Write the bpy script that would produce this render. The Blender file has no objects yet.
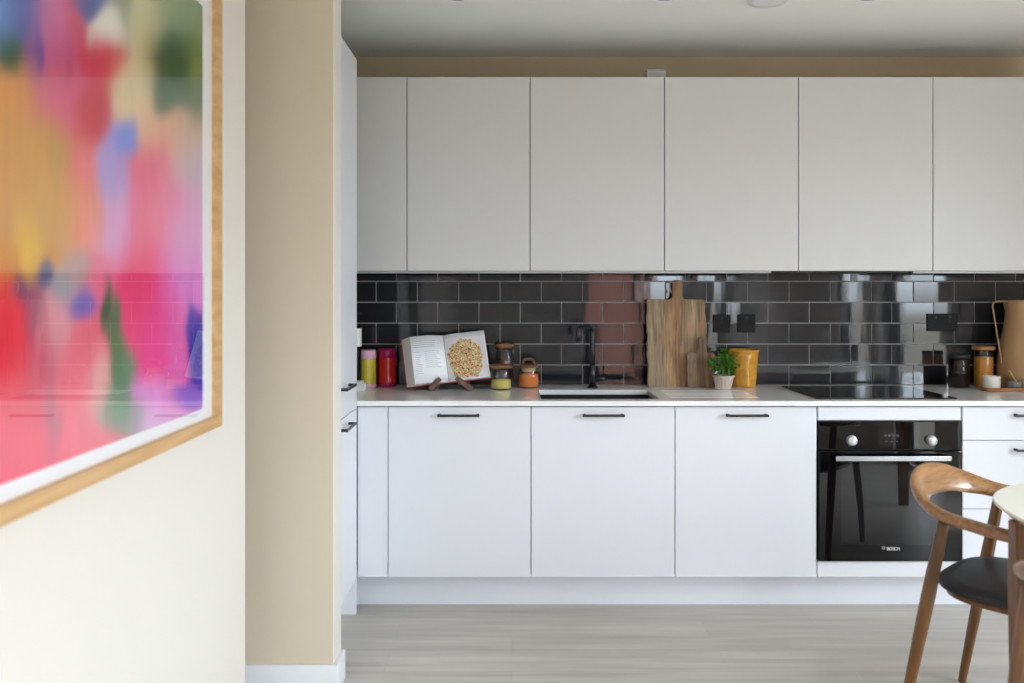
import bpy, bmesh, math, random
from mathutils import Vector, Matrix
PI = math.pi
random.seed(7)
SC = bpy.context.scene
COL = SC.collection

# ---------------------------------------------------------------- camera, light, exposure
E = 1.34                                   # eye height
cam_d = bpy.data.cameras.new('camera')
cam_d.sensor_width = 36.0
cam_d.lens = 861.0 / 1024.0 * 36.0
cam_d.shift_y = -49.5 / 1024.0
cam_d.clip_start = 0.05
cam_d.dof.use_dof = True
cam_d.dof.focus_distance = 3.9
cam_d.dof.aperture_fstop = 2.4
cam = bpy.data.objects.new('camera', cam_d)
cam.location = (0, 0, E)
cam.rotation_euler = (PI / 2, 0, 0)
COL.objects.link(cam)
SC.camera = cam

SC.view_settings.view_transform = 'Standard'
SC.view_settings.look = 'None'
SC.view_settings.gamma = 1.0
SC.view_settings.use_curve_mapping = False
SC.view_settings.exposure = 0.0
SC.cycles.use_denoising = True
SC.cycles.max_bounces = 14
SC.cycles.diffuse_bounces = 8
SC.cycles.sample_clamp_indirect = 8.0

w = bpy.data.worlds.new('overcast_sky')
SC.world = w
w.use_nodes = True
nt = w.node_tree
nt.nodes.clear()
n_tc = nt.nodes.new('ShaderNodeTexCoord')
n_sep = nt.nodes.new('ShaderNodeSeparateXYZ')
n_map = nt.nodes.new('ShaderNodeMapRange')
n_map.inputs[1].default_value = -1.0
n_map.inputs[2].default_value = 1.0
n_rmp = nt.nodes.new('ShaderNodeValToRGB')
e = n_rmp.color_ramp.elements
e[0].position = 0.0; e[0].color = (0.15, 0.15, 0.14, 1)
e[1].position = 1.0; e[1].color = (0.78, 0.89, 1.0, 1)
for p, c in ((0.485, (0.19, 0.185, 0.17, 1)), (0.515, (0.60, 0.68, 0.78, 1)), (0.62, (0.84, 0.93, 1.02, 1))):
    q = e.new(p); q.color = c
n_bg = nt.nodes.new('ShaderNodeBackground')
n_bg.inputs[1].default_value = 21.5
n_out = nt.nodes.new('ShaderNodeOutputWorld')
nt.links.new(n_tc.outputs['Generated'], n_sep.inputs[0])
nt.links.new(n_sep.outputs['Z'], n_map.inputs[0])
nt.links.new(n_map.outputs[0], n_rmp.inputs[0])
nt.links.new(n_rmp.outputs[0], n_bg.inputs[0])
nt.links.new(n_bg.outputs[0], n_out.inputs[0])

# window openings: right wall (X = XR) and rear wall (Y = YR)
XR, YR, ZC = 3.0, -3.2, 2.492
WIN_R = [(0.42, 1.08, 0.04, 2.16), (1.40, 2.42, 0.04, 2.16)]      # y0, y1, z0, z1
WIN_B = [(1.05, 2.42, 0.04, 2.16), (2.66, 2.95, 0.04, 2.16)]     # x0, x1, z0, z1
def portal(name, loc, rot, sx, sy):
    l = bpy.data.lights.new(name, 'AREA')
    l.shape = 'RECTANGLE'; l.size = sx; l.size_y = sy
    l.cycles.is_portal = True
    o = bpy.data.objects.new(name, l)
    o.location = loc; o.rotation_euler = rot
    COL.objects.link(o)
for a_, b_, c_, d_ in WIN_R: portal('window_light', (XR + 0.2, (a_ + b_) / 2, (c_ + d_) / 2), (PI / 2, 0, PI / 2), b_ - a_, d_ - c_)
for a_, b_, c_, d_ in WIN_B: portal('window_light', ((a_ + b_) / 2, YR - 0.2, (c_ + d_) / 2), (PI / 2, 0, 0), b_ - a_, d_ - c_)

# ---------------------------------------------------------------- materials
def srgb(r, g, b):
    f = lambda v: (v / 255.0) / 12.92 if v / 255.0 <= 0.04045 else ((v / 255.0 + 0.055) / 1.055) ** 2.4
    return (f(r), f(g), f(b), 1.0)

def mat(name, col, rough=0.5, metal=0.0, bump=None, var=None, coat=0.0, spec=None):
    m = bpy.data.materials.new(name); m.use_nodes = True
    t = m.node_tree; b = t.nodes['Principled BSDF']
    b.inputs['Base Color'].default_value = col
    b.inputs['Roughness'].default_value = rough
    b.inputs['Metallic'].default_value = metal
    if coat: b.inputs['Coat Weight'].default_value = coat; b.inputs['Coat Roughness'].default_value = 0.03
    if spec is not None: b.inputs['Specular IOR Level'].default_value = spec
    tc = t.nodes.new('ShaderNodeTexCoord')
    if var:                                 # (scale vec, amount): soft tonal variation
        mp = t.nodes.new('ShaderNodeMapping'); mp.inputs['Scale'].default_value = var[0]
        ns = t.nodes.new('ShaderNodeTexNoise'); ns.inputs['Scale'].default_value = 1.0; ns.inputs['Detail'].default_value = 3
        mx = t.nodes.new('ShaderNodeMix'); mx.data_type = 'RGBA'
        mx.inputs[6].default_value = tuple(c * (1 - var[1]) for c in col[:3]) + (1,)
        mx.inputs[7].default_value = tuple(min(1, c * (1 + var[1])) for c in col[:3]) + (1,)
        t.links.new(tc.outputs['Object'], mp.inputs[0]); t.links.new(mp.outputs[0], ns.inputs[0])
        t.links.new(ns.outputs[0], mx.inputs[0]); t.links.new(mx.outputs[2], b.inputs['Base Color'])
    if bump:                                # (scale vec, strength, distance)
        mp = t.nodes.new('ShaderNodeMapping'); mp.inputs['Scale'].default_value = bump[0]
        ns = t.nodes.new('ShaderNodeTexNoise'); ns.inputs['Scale'].default_value = 1.0
        bp = t.nodes.new('ShaderNodeBump'); bp.inputs['Strength'].default_value = bump[1]; bp.inputs['Distance'].default_value = bump[2]
        t.links.new(tc.outputs['Object'], mp.inputs[0]); t.links.new(mp.outputs[0], ns.inputs[0])
        t.links.new(ns.outputs[0], bp.inputs['Height']); t.links.new(bp.outputs[0], b.inputs['Normal'])
    return m

def wood(name, c1, c2, scale, rough=0.45, c3=None, bands=6.0, coat=0.0):
    """grain stretched by `scale` (object space), c1..c2 with streaks"""
    m = bpy.data.materials.new(name); m.use_nodes = True
    t = m.node_tree; b = t.nodes['Principled BSDF']; b.inputs['Roughness'].default_value = rough
    if coat: b.inputs['Coat Weight'].default_value = coat; b.inputs['Coat Roughness'].default_value = 0.15
    tc = t.nodes.new('ShaderNodeTexCoord'); mp = t.nodes.new('ShaderNodeMapping'); mp.inputs['Scale'].default_value = scale
    n1 = t.nodes.new('ShaderNodeTexNoise'); n1.inputs['Scale'].default_value = 1.0; n1.inputs['Detail'].default_value = 6; n1.inputs['Distortion'].default_value = 0.6
    rp = t.nodes.new('ShaderNodeValToRGB'); el = rp.color_ramp.elements
    el[0].position = 0.3; el[0].color = c1; el[1].position = 0.7; el[1].color = c2
    if c3: q = el.new(0.5); q.color = c3
    t.links.new(tc.outputs['Object'], mp.inputs[0]); t.links.new(mp.outputs[0], n1.inputs[0])
    t.links.new(n1.outputs[0], rp.inputs[0]); t.links.new(rp.outputs[0], b.inputs['Base Color'])
    bp = t.nodes.new('ShaderNodeBump'); bp.inputs['Strength'].default_value = 0.15; bp.inputs['Distance'].default_value = 0.001
    t.links.new(n1.outputs[0], bp.inputs['Height']); t.links.new(bp.outputs[0], b.inputs['Normal'])
    return m

def glass(name, tint=(1, 1, 1, 1), ior=1.5, rough=0.0):
    m = bpy.data.materials.new(name); m.use_nodes = True
    t = m.node_tree; t.nodes.remove(t.nodes['Principled BSDF']); out = t.nodes['Material Output']
    tr = t.nodes.new('ShaderNodeBsdfTransparent'); tr.inputs[0].default_value = tint
    gl = t.nodes.new('ShaderNodeBsdfGlossy'); gl.inputs['Roughness'].default_value = rough
    fr = t.nodes.new('ShaderNodeFresnel'); fr.inputs[0].default_value = ior
    mx = t.nodes.new('ShaderNodeMixShader')
    ge = t.nodes.new('ShaderNodeNewGeometry'); im = t.nodes.new('ShaderNodeMix'); im.inputs[2].default_value = ior; im.inputs[3].default_value = 1.0 / ior
    t.links.new(ge.outputs['Backfacing'], im.inputs[0]); t.links.new(im.outputs[0], fr.inputs[0])
    t.links.new(fr.outputs[0], mx.inputs[0]); t.links.new(tr.outputs[0], mx.inputs[1]); t.links.new(gl.outputs[0], mx.inputs[2])
    t.links.new(mx.outputs[0], out.inputs[0])
    return m

M = {}
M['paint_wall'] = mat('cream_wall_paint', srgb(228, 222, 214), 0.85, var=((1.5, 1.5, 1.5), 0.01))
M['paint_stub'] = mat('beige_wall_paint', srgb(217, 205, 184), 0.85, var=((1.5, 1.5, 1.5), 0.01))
M['paint_back'] = mat('tan_wall_paint', srgb(200, 184, 154), 0.85)
M['ceiling'] = mat('ceiling_paint', srgb(240, 242, 240), 0.9)
M['trim'] = mat('white_trim_paint', srgb(240, 242, 247), 0.35)
M['door'] = mat('matt_white_lacquer', srgb(228, 229, 235), 0.42, spec=0.35)
M['door_shaded'] = mat('matt_white_lacquer_shaded', srgb(208, 208, 208), 0.42, spec=0.35)  # door lacquer made greyer, the weaker light up there put into the colour
M['carcass'] = mat('cabinet_board', srgb(118, 118, 120), 0.6)
M['gapdark'] = mat('shadow_gap_board', srgb(60, 60, 62), 0.8)
M['quartz'] = mat('pale_quartz', srgb(243, 243, 244), 0.09, var=((60, 60, 60), 0.02))
M['black_metal'] = mat('black_metal', srgb(26, 27, 30), 0.35, 0.0, spec=0.6)
M['black_matt'] = mat('matt_black_plastic', srgb(22, 23, 26), 0.45)
M['grout'] = mat('grey_grout', srgb(178, 178, 180), 0.9)
M['tile'] = mat('charcoal_glazed_tile', srgb(34, 35, 41), 0.05, bump=((9, 1, 1.5), 0.45, 0.0016), var=((5, 5, 10), 0.25), spec=0.55)
M['oven_glass'] = mat('oven_black_glass', srgb(8, 8, 10), 0.02, spec=0.4)
M['oven_window'] = mat('oven_inner_glass', srgb(24, 24, 26), 0.02, spec=0.45)
M['oven_metal'] = mat('oven_dark_metal', srgb(24, 24, 27), 0.3, 0.3)
M['steel'] = mat('brushed_steel', srgb(205, 207, 212), 0.25, 0.9, var=((2, 80, 80), 0.05))
M['knob'] = mat('silver_knob', srgb(225, 227, 230), 0.3, 0.6)
M['white_print'] = mat('white_print', srgb(225, 226, 228), 0.5)
M['hob'] = mat('hob_glass', srgb(14, 15, 17), 0.04, spec=0.6)
M['hob_mark'] = mat('hob_ring_print', srgb(70, 72, 76), 0.2)
M['sink'] = mat('black_composite', srgb(24, 26, 30), 0.4)
M['frame_oak'] = wood('pale_oak', srgb(196, 150, 95), srgb(222, 182, 130), (30, 3, 30), 0.45)
M['mat_board'] = mat('white_mount_card', srgb(246, 246, 248), 0.8)
M['walnut'] = wood('walnut', srgb(86, 54, 24), srgb(138, 92, 46), (22, 22, 3), 0.38, coat=0.25)
M['walnut_rail_lit'] = wood('walnut_rail_lit', srgb(122, 80, 44), srgb(178, 130, 82), (45, 7, 70), 0.3, coat=0.8)  # walnut lightened so the colour carries the window sheen on the rail
M['cushion'] = mat('black_leather', srgb(34, 36, 42), 0.5, bump=((300, 300, 300), 0.15, 0.0006))
M['table_top'] = mat('cream_table_laminate', srgb(244, 240, 228), 0.35)
M['table_edge'] = mat('pale_table_edge', srgb(190, 170, 145), 0.4)
M['led'] = mat('aluminium_profile', srgb(222, 224, 226), 0.35, 0.2)
M['hood'] = mat('hood_grey', srgb(120, 122, 126), 0.35, 0.6)
M['page'] = mat('book_page', srgb(250, 251, 255), 0.6)
M['page_edge'] = mat('page_edges', srgb(224, 216, 212), 0.8, bump=((600, 5, 600), 0.4, 0.001), var=((400, 2, 400), 0.15))
M['book_cover'] = mat('red_book_cover', srgb(196, 52, 60), 0.45)
M['ink'] = mat('grey_print', srgb(196, 200, 210), 0.7)
M['stand_wood'] = wood('dark_stand_wood', srgb(88, 66, 52), srgb(128, 100, 82), (40, 40, 12), 0.5)
M['glass'] = glass('clear_glass', (0.97, 0.98, 0.975, 1), 1.5)
M['pic_glass'] = glass('picture_glass', (1, 1, 1, 1), 1.85)
M['win_glass'] = glass('window_glass', (0.97, 0.98, 0.98, 1), 1.1)
M['smoke_glass'] = glass('smoky_glass', (0.62, 0.54, 0.5, 1), 1.5)
M['acacia'] = wood('acacia_lid', srgb(96, 62, 38), srgb(150, 104, 66), (40, 8, 40), 0.45)
M['cork'] = mat('cork', srgb(205, 178, 130), 0.8)
M['yellow_grain'] = mat('yellow_grain', srgb(232, 210, 116), 0.8, bump=((500, 500, 500), 0.8, 0.002), var=((300, 300, 300), 0.2))
M['lentil'] = mat('orange_lentils', srgb(246, 132, 58), 0.8, bump=((500, 500, 500), 0.8, 0.002), var=((300, 300, 300), 0.2))
M['kidney'] = mat('dark_red_beans', srgb(112, 52, 44), 0.5, bump=((150, 150, 150), 1, 0.004), var=((120, 120, 120), 0.6))
M['pasta'] = mat('amber_pasta', srgb(214, 142, 40), 0.7, bump=((200, 200, 200), 1, 0.004), var=((150, 150, 150), 0.35))
M['coffee'] = mat('dark_coffee_beans', srgb(52, 34, 26), 0.5, bump=((150, 150, 150), 1, 0.004), var=((120, 120, 120), 0.5))
M['salt'] = mat('grey_salt', srgb(150, 152, 158), 0.8, bump=((200, 200, 200), 1, 0.003))
M['pot_clay'] = mat('pale_clay_pot', srgb(196, 182, 168), 0.75, bump=((120, 120, 8), 0.4, 0.001))
M['soil'] = mat('soil', srgb(50, 36, 26), 0.95)
M['leaf'] = mat('basil_leaf', srgb(92, 158, 48), 0.42, var=((45, 45, 45), 0.6))
M['stem'] = mat('green_stem', srgb(110, 150, 70), 0.5)
M['mustard'] = mat('mustard_glaze', srgb(204, 146, 50), 0.22, coat=0.4, bump=((50, 50, 50), 0.6, 0.004), var=((40, 40, 40), 0.45))
M['dark_inside'] = mat('dark_interior', srgb(40, 30, 20), 0.8)
M['tan_ceramic'] = mat('tan_ceramic', srgb(182, 146, 106), 0.6, var=((6, 6, 10), 0.08))
M['white_ceramic'] = mat('white_ceramic', srgb(232, 230, 224), 0.3)
M['tray_wood'] = wood('tray_wood', srgb(150, 98, 58), srgb(186, 134, 88), (12, 60, 60), 0.5)
M['pink'] = mat('pale_pink_ceramic', srgb(226, 176, 196), 0.3)
M['yellow_can'] = mat('yellow_tin', srgb(206, 186, 52), 0.3)
M['red_can'] = mat('red_tin', srgb(206, 34, 36), 0.22)
M['magenta'] = mat('magenta_tin', srgb(176, 24, 92), 0.22)
M['black_socket'] = mat('black_socket', srgb(15, 16, 18), 0.5, spec=0.2)
M['brick'] = None
M['bottle_dark'] = mat('black_bottle', srgb(20, 24, 22), 0.2)
M['paper_white'] = mat('white_paper_label', srgb(232, 232, 224), 0.6)
M['plastic_grey'] = mat('grey_plastic', srgb(186, 186, 190), 0.5)
M['rubber'] = mat('leather_cord', srgb(190, 188, 184), 0.6)

def board_mat(name, bands, tones, warm):
    """chopping board: vertical planks of differing tone with streaky grain"""
    m = bpy.data.materials.new(name); m.use_nodes = True
    t = m.node_tree; b = t.nodes['Principled BSDF']; b.inputs['Roughness'].default_value = 0.62
    tc = t.nodes.new('ShaderNodeTexCoord'); sp = t.nodes.new('ShaderNodeSeparateXYZ')
    t.links.new(tc.outputs['Object'], sp.inputs[0])
    mr = t.nodes.new('ShaderNodeMapRange'); mr.inputs[1].default_value = bands[0]; mr.inputs[2].default_value = bands[1]
    t.links.new(sp.outputs[0], mr.inputs[0])
    rp = t.nodes.new('ShaderNodeValToRGB'); rp.color_ramp.interpolation = 'CONSTANT'; el = rp.color_ramp.elements
    el[0].position = 0; el[0].color = tones[0][1]; el[1].position = tones[1][0]; el[1].color = tones[1][1]
    for p, c in tones[2:]:
        q = el.new(p); q.color = c
    t.links.new(mr.outputs[0], rp.inputs[0])
    mp = t.nodes.new('ShaderNodeMapping'); mp.inputs['Scale'].default_value = (60, 60, 5)
    ns = t.nodes.new('ShaderNodeTexNoise'); ns.inputs['Scale'].default_value = 1; ns.inputs['Detail'].default_value = 6; ns.inputs['Distortion'].default_value = 1.0
    t.links.new(tc.outputs['Object'], mp.inputs[0]); t.links.new(mp.outputs[0], ns.inputs[0])
    mr2 = t.nodes.new('ShaderNodeMapRange'); mr2.inputs[1].default_value = 0.3; mr2.inputs[2].default_value = 0.7; mr2.inputs[3].default_value = 0.4; mr2.inputs[4].default_value = 1.3
    t.links.new(ns.outputs[0], mr2.inputs[0])
    mx = t.nodes.new('ShaderNodeMix'); mx.data_type = 'RGBA'; mx.blend_type = 'MULTIPLY'; mx.inputs[0].default_value = 1
    t.links.new(rp.outputs[0], mx.inputs[6]); t.links.new(mr2.outputs[0], mx.inputs[7])
    n2 = t.nodes.new('ShaderNodeTexNoise'); n2.inputs['Scale'].default_value = 9; n2.inputs['Detail'].default_value = 2
    t.links.new(tc.outputs['Object'], n2.inputs[0])
    mr3 = t.nodes.new('ShaderNodeMapRange'); mr3.inputs[1].default_value = 0.5; mr3.inputs[2].default_value = 0.75; mr3.inputs[4].default_value = 0.6
    t.links.new(n2.outputs[0], mr3.inputs[0])
    mx2 = t.nodes.new('ShaderNodeMix'); mx2.data_type = 'RGBA'; mx2.inputs[7].default_value = warm
    t.links.new(mr3.outputs[0], mx2.inputs[0]); t.links.new(mx.outputs[2], mx2.inputs[6])
    t.links.new(mx2.outputs[2], b.inputs['Base Color'])
    return m
M['board'] = board_mat('mango_wood', (-0.15, 0.15), [(0, srgb(156, 134, 106)), (0.3, srgb(172, 138, 98)), (0.42, srgb(166, 126, 88)), (0.6, srgb(166, 140, 106)), (0.85, srgb(150, 120, 86))], srgb(160, 112, 78))
M['board2'] = board_mat('mango_wood_small', (-0.07, 0.07), [(0, srgb(140, 114, 88)), (0.35, srgb(126, 96, 70)), (0.6, srgb(140, 110, 84))], srgb(132, 96, 70))

def floor_mat():
    m = bpy.data.materials.new('greige_vinyl_planks'); m.use_nodes = True
    t = m.node_tree; b = t.nodes['Principled BSDF']; b.inputs['Roughness'].default_value = 0.33
    b.inputs['Specular IOR Level'].default_value = 0.4
    tc = t.nodes.new('ShaderNodeTexCoord')
    bk = t.nodes.new('ShaderNodeTexBrick'); bk.offset = 0.37
    bk.inputs['Scale'].default_value = 1; bk.inputs['Brick Width'].default_value = 1.22; bk.inputs['Row Height'].default_value = 0.152
    bk.inputs['Mortar Size'].default_value = 0.0006; bk.inputs['Bias'].default_value = 0.0
    bk.inputs['Color1'].default_value = srgb(206, 200, 191); bk.inputs['Color2'].default_value = srgb(199, 193, 184)
    bk.inputs['Mortar'].default_value = srgb(182, 177, 170)
    t.links.new(tc.outputs['Object'], bk.inputs[0])
    mp = t.nodes.new('ShaderNodeMapping'); mp.inputs['Scale'].default_value = (1.6, 24, 1)
    ns = t.nodes.new('ShaderNodeTexNoise'); ns.inputs['Scale'].default_value = 1; ns.inputs['Detail'].default_value = 7; ns.inputs['Distortion'].default_value = 0.4
    t.links.new(tc.outputs['Object'], mp.inputs[0]); t.links.new(mp.outputs[0], ns.inputs[0])
    mr = t.nodes.new('ShaderNodeMapRange'); mr.inputs[1].default_value = 0.3; mr.inputs[2].default_value = 0.7; mr.inputs[3].default_value = 0.83; mr.inputs[4].default_value = 1.1
    t.links.new(ns.outputs[0], mr.inputs[0])
    mx = t.nodes.new('ShaderNodeMix'); mx.data_type = 'RGBA'; mx.blend_type = 'MULTIPLY'; mx.inputs[0].default_value = 1
    t.links.new(bk.outputs[0], mx.inputs[6]); t.links.new(mr.outputs[0], mx.inputs[7]); t.links.new(mx.outputs[2], b.inputs['Base Color'])
    return m
M['floor'] = floor_mat()

def brick_mat():
    m = bpy.data.materials.new('red_brickwork'); m.use_nodes = True
    t = m.node_tree; b = t.nodes['Principled BSDF']; b.inputs['Roughness'].default_value = 0.9
    tc = t.nodes.new('ShaderNodeTexCoord'); mp = t.nodes.new('ShaderNodeMapping'); mp.inputs['Rotation'].default_value = (PI / 2, 0, 0)
    bk = t.nodes.new('ShaderNodeTexBrick'); bk.inputs['Scale'].default_value = 1
    bk.inputs['Brick Width'].default_value = 0.225; bk.inputs['Row Height'].default_value = 0.075; bk.inputs['Mortar Size'].default_value = 0.006
    bk.inputs['Color1'].default_value = srgb(146, 82, 68); bk.inputs['Color2'].default_value = srgb(124, 68, 58); bk.inputs['Mortar'].default_value = srgb(160, 140, 125)
    t.links.new(tc.outputs['Object'], mp.inputs[0]); t.links.new(mp.outputs[0], bk.inputs[0]); t.links.new(bk.outputs[0], b.inputs['Base Color'])
    return m
M['brick'] = brick_mat()

# ---------------------------------------------------------------- mesh helpers
def box(bm, x0, x1, y0, y1, z0, z1, bev=0.0, seg=2, mi=0):
    vs = [bm.verts.new((x, y, z)) for z in (z0, z1) for y in (y0, y1) for x in (x0, x1)]
    fs = [bm.faces.new([vs[i] for i in q]) for q in ((0, 2, 3, 1), (4, 5, 7, 6), (0, 1, 5, 4), (2, 6, 7, 3), (0, 4, 6, 2), (1, 3, 7, 5))]
    for f in fs: f.material_index = mi
    if bev > 0:
        es = list({ed for f in fs for ed in f.edges})
        bmesh.ops.bevel(bm, geom=es, offset=bev, segments=seg, affect='EDGES', profile=0.5)
    return fs

def lathe(bm, prof, n=40, cx=0, cy=0, smooth=True, mi=0, caps=True):
    """prof: list of (r, z)"""
    rings = []
    for r, z in prof:
        if r < 1e-6:
            rings.append([bm.verts.new((cx, cy, z))])
        else:
            rings.append([bm.verts.new((cx + r * math.cos(2 * PI * i / n), cy + r * math.sin(2 * PI * i / n), z)) for i in range(n)])
    for a, b in zip(rings, rings[1:]):
        for i in range(n):
            j = (i + 1) % n
            if len(a) == 1 and len(b) == 1: continue
            if len(a) == 1: vs = [a[0], b[i], b[j]]
            elif len(b) == 1: vs = [a[i], a[j], b[0]]
            else: vs = [a[i], a[j], b[j], b[i]]
            try:
                f = bm.faces.new(vs); f.smooth = smooth; f.material_index = mi
            except ValueError: pass

def tube(bm, pts, rad, n=12, caps=True, mi=0):
    """round tube through pts; rad a number or list"""
    pts = [Vector(p) for p in pts]; m = len(pts)
    rad = rad if isinstance(rad, (list, tuple)) else [rad] * m
    rings = []; ref = None
    for i, p in enumerate(pts):
        t = (pts[min(i + 1, m - 1)] - pts[max(i - 1, 0)]).normalized()
        if ref is None: ref = Vector((0, 0, 1)) if abs(t.z) < 0.9 else Vector((1, 0, 0))
        u = (ref - t * ref.dot(t)).normalized(); v = t.cross(u); ref = u
        rings.append([bm.verts.new(p + (u * math.cos(2 * PI * k / n) + v * math.sin(2 * PI * k / n)) * rad[i]) for k in range(n)])
    for a, b in zip(rings, rings[1:]):
        for k in range(n):
            f = bm.faces.new([a[k], a[(k + 1) % n], b[(k + 1) % n], b[k]]); f.smooth = True; f.material_index = mi
    if caps:
        bm.faces.new(rings[0][::-1]); bm.faces.new(rings[-1])

def bezier(p0, p1, p2, n=8):
    p0, p1, p2 = Vector(p0), Vector(p1), Vector(p2)
    return [(1 - t) ** 2 * p0 + 2 * t * (1 - t) * p1 + t * t * p2 for t in [i / n for i in range(n + 1)]]

def catmull(keys, steps):
    out = []
    n = len(keys)
    for i in range(n - 1):
        p0, p1, p2, p3 = keys[max(i - 1, 0)], keys[i], keys[i + 1], keys[min(i + 2, n - 1)]
        for s in range(steps):
            t = s / steps
            out.append([0.5 * (2 * b + (c - a) * t + (2 * a - 5 * b + 4 * c - d) * t * t + (3 * b - a - 3 * c + d) * t ** 3) for a, b, c, d in zip(p0, p1, p2, p3)])
    out.append(list(keys[-1]))
    return out

def obj(name, bm, m, parent=None, loc=None, recalc=True):
    if recalc: bmesh.ops.recalc_face_normals(bm, faces=bm.faces[:])
    me = bpy.data.meshes.new(name); bm.to_mesh(me); bm.free()
    for x in (m if isinstance(m, (list, tuple)) else [m]): me.materials.append(x)
    o = bpy.data.objects.new(name, me); COL.objects.link(o)
    if loc is not None: o.location = loc
    if parent is not None: o.parent = parent
    return o

def tag(o, label, cat, group=None, kind=None):
    if label: o['label'] = label
    if cat: o['category'] = cat
    if group: o['group'] = group
    if kind: o['kind'] = kind
    return o

def thing(name, label, cat, loc=(0, 0, 0), rotz=0.0, group=None):
    o = bpy.data.objects.new(name, None); COL.objects.link(o)
    o.location = loc; o.rotation_euler = (0, 0, rotz); o.empty_display_size = 0.1
    return tag(o, label, cat, group)

def struct(name, bm, m, parent=None):
    o = obj(name, bm, m, parent)
    if parent is None: o['kind'] = 'structure'
    return o

def dup(root, loc=None, rotz=None, label=None, group=None):
    def rec(o, par):
        c = o.copy(); COL.objects.link(c); c.parent = par
        for ch in [k for k in list(bpy.data.objects) if k.parent == o]: rec(ch, c)
        return c
    r = rec(root, None)
    if loc is not None: r.location = loc
    if rotz is not None: r.rotation_euler = (0, 0, rotz)
    if label: r['label'] = label
    if group: r['group'] = group
    return r

def BM(): return bmesh.new()

# ---------------------------------------------------------------- room shell
YB = 4.22
bm = BM(); box(bm, -1.6, XR + 0.3, YR - 0.3, YB + 0.2, -0.1, 0.0); struct('floor', bm, M['floor'])
bm = BM(); box(bm, -1.6, XR + 0.3, YR - 0.3, YB + 0.2, ZC, ZC + 0.1); struct('ceiling', bm, M['ceiling'])
bm = BM(); box(bm, -1.6, XR + 0.3, YB, YB + 0.15, 0, ZC); wall_back = struct('wall_back', bm, M['paint_back'])
bm = BM(); box(bm, -1.42, -1.27, 2.99, YB, 0, ZC); struct('wall_kitchen', bm, M['paint_back'])
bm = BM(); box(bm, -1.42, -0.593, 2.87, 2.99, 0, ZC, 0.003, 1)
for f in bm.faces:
    if abs(f.normal.x) > 0.5 or f.calc_center_median().x > -0.595: f.material_index = 1  # end faces coloured lighter cream, standing in for light from the side
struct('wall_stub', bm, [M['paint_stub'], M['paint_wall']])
bm = BM(); box(bm, -0.95, -0.83, YR, 2.68, 0, ZC, 0.003, 1); struct('wall_left', bm, M['paint_wall'])
bm = BM(); box(bm, -1.57, -1.42, YR, 2.99, 0, ZC); struct('wall_hall', bm, M['paint_wall'])

def wall_with_hole(name, axis, c0, c1, a0, a1, hole, m):
    """axis 'x': wall thickness along x from c0 to c1, runs along y a0..a1"""
    bm = BM()
    def b(p0, p1, q0, q1):
        if axis == 'x': box(bm, c0, c1, p0, p1, q0, q1)
        else: box(bm, p0, p1, c0, c1, q0, q1)
    prev = a0
    for h0, h1, z0, z1 in hole:
        b(prev, h0, 0, ZC); b(h0, h1, z1, ZC); b(h0, h1, 0, z0); prev = h1
    b(prev, a1, 0, ZC)
    return struct(name, bm, m)
wall_with_hole('wall_right', 'x', XR, XR + 0.2, YR, YB, WIN_R, M['paint_wall'])
wall_with_hole('wall_rear', 'y', YR - 0.2, YR, -0.95, XR + 0.2, WIN_B, M['paint_wall'])

def window(name, axis, c, hole, panes):
    h0, h1, z0, z1 = hole; t = 0.06; fw = 0.07
    bm = BM()
    def b(p0, p1, q0, q1):
        if axis == 'x': box(bm, c - t / 2, c + t / 2, p0, p1, q0, q1, 0.004, 1)
        else: box(bm, p0, p1, c - t / 2, c + t / 2, q0, q1, 0.004, 1)
    b(h0, h1, z0, z0 + fw); b(h0, h1, z1 - fw, z1); b(h0, h0 + fw, z0 + fw, z1 - fw); b(h1 - fw, h1, z0 + fw, z1 - fw)
    wd = (h1 - h0) / panes
    for i in range(1, panes): b(h0 + wd * i - 0.05, h0 + wd * i + 0.05, z0 + fw, z1 - fw)
    w = struct(name, bm, M['oven_metal'])
    for i in range(panes):
        bm = BM(); a, d = h0 + wd * i + 0.03, h0 + wd * (i + 1) - 0.03
        if axis == 'x': box(bm, c - 0.004, c + 0.004, a, d, z0 + 0.05, z1 - 0.05)
        else: box(bm, a, d, c - 0.004, c + 0.004, z0 + 0.05, z1 - 0.05)
        obj('pane', bm, M['win_glass'], w)
window('window_1', 'x', XR + 0.1, WIN_R[0], 1)
window('window_2', 'x', XR + 0.1, WIN_R[1], 1)
window('window_3', 'y', YR - 0.1, WIN_B[0], 2)
window('window_4', 'y', YR - 0.1, WIN_B[1], 1)

# skirting round the stub wall (meets its front and its end)
bm = BM()
box(bm, -1.42, -0.578, 2.855, 2.87, 0, 0.1, 0.003, 2)
box(bm, -0.593, -0.578, 2.87, 2.99, 0, 0.1, 0.003, 2)
struct('baseboard_stub', bm, M['trim'])
bm = BM(); box(bm, -0.83, -0.815, YR, 2.68, 0, 0.1, 0.003, 2); struct('baseboard_left', bm, M['trim'])

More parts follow.
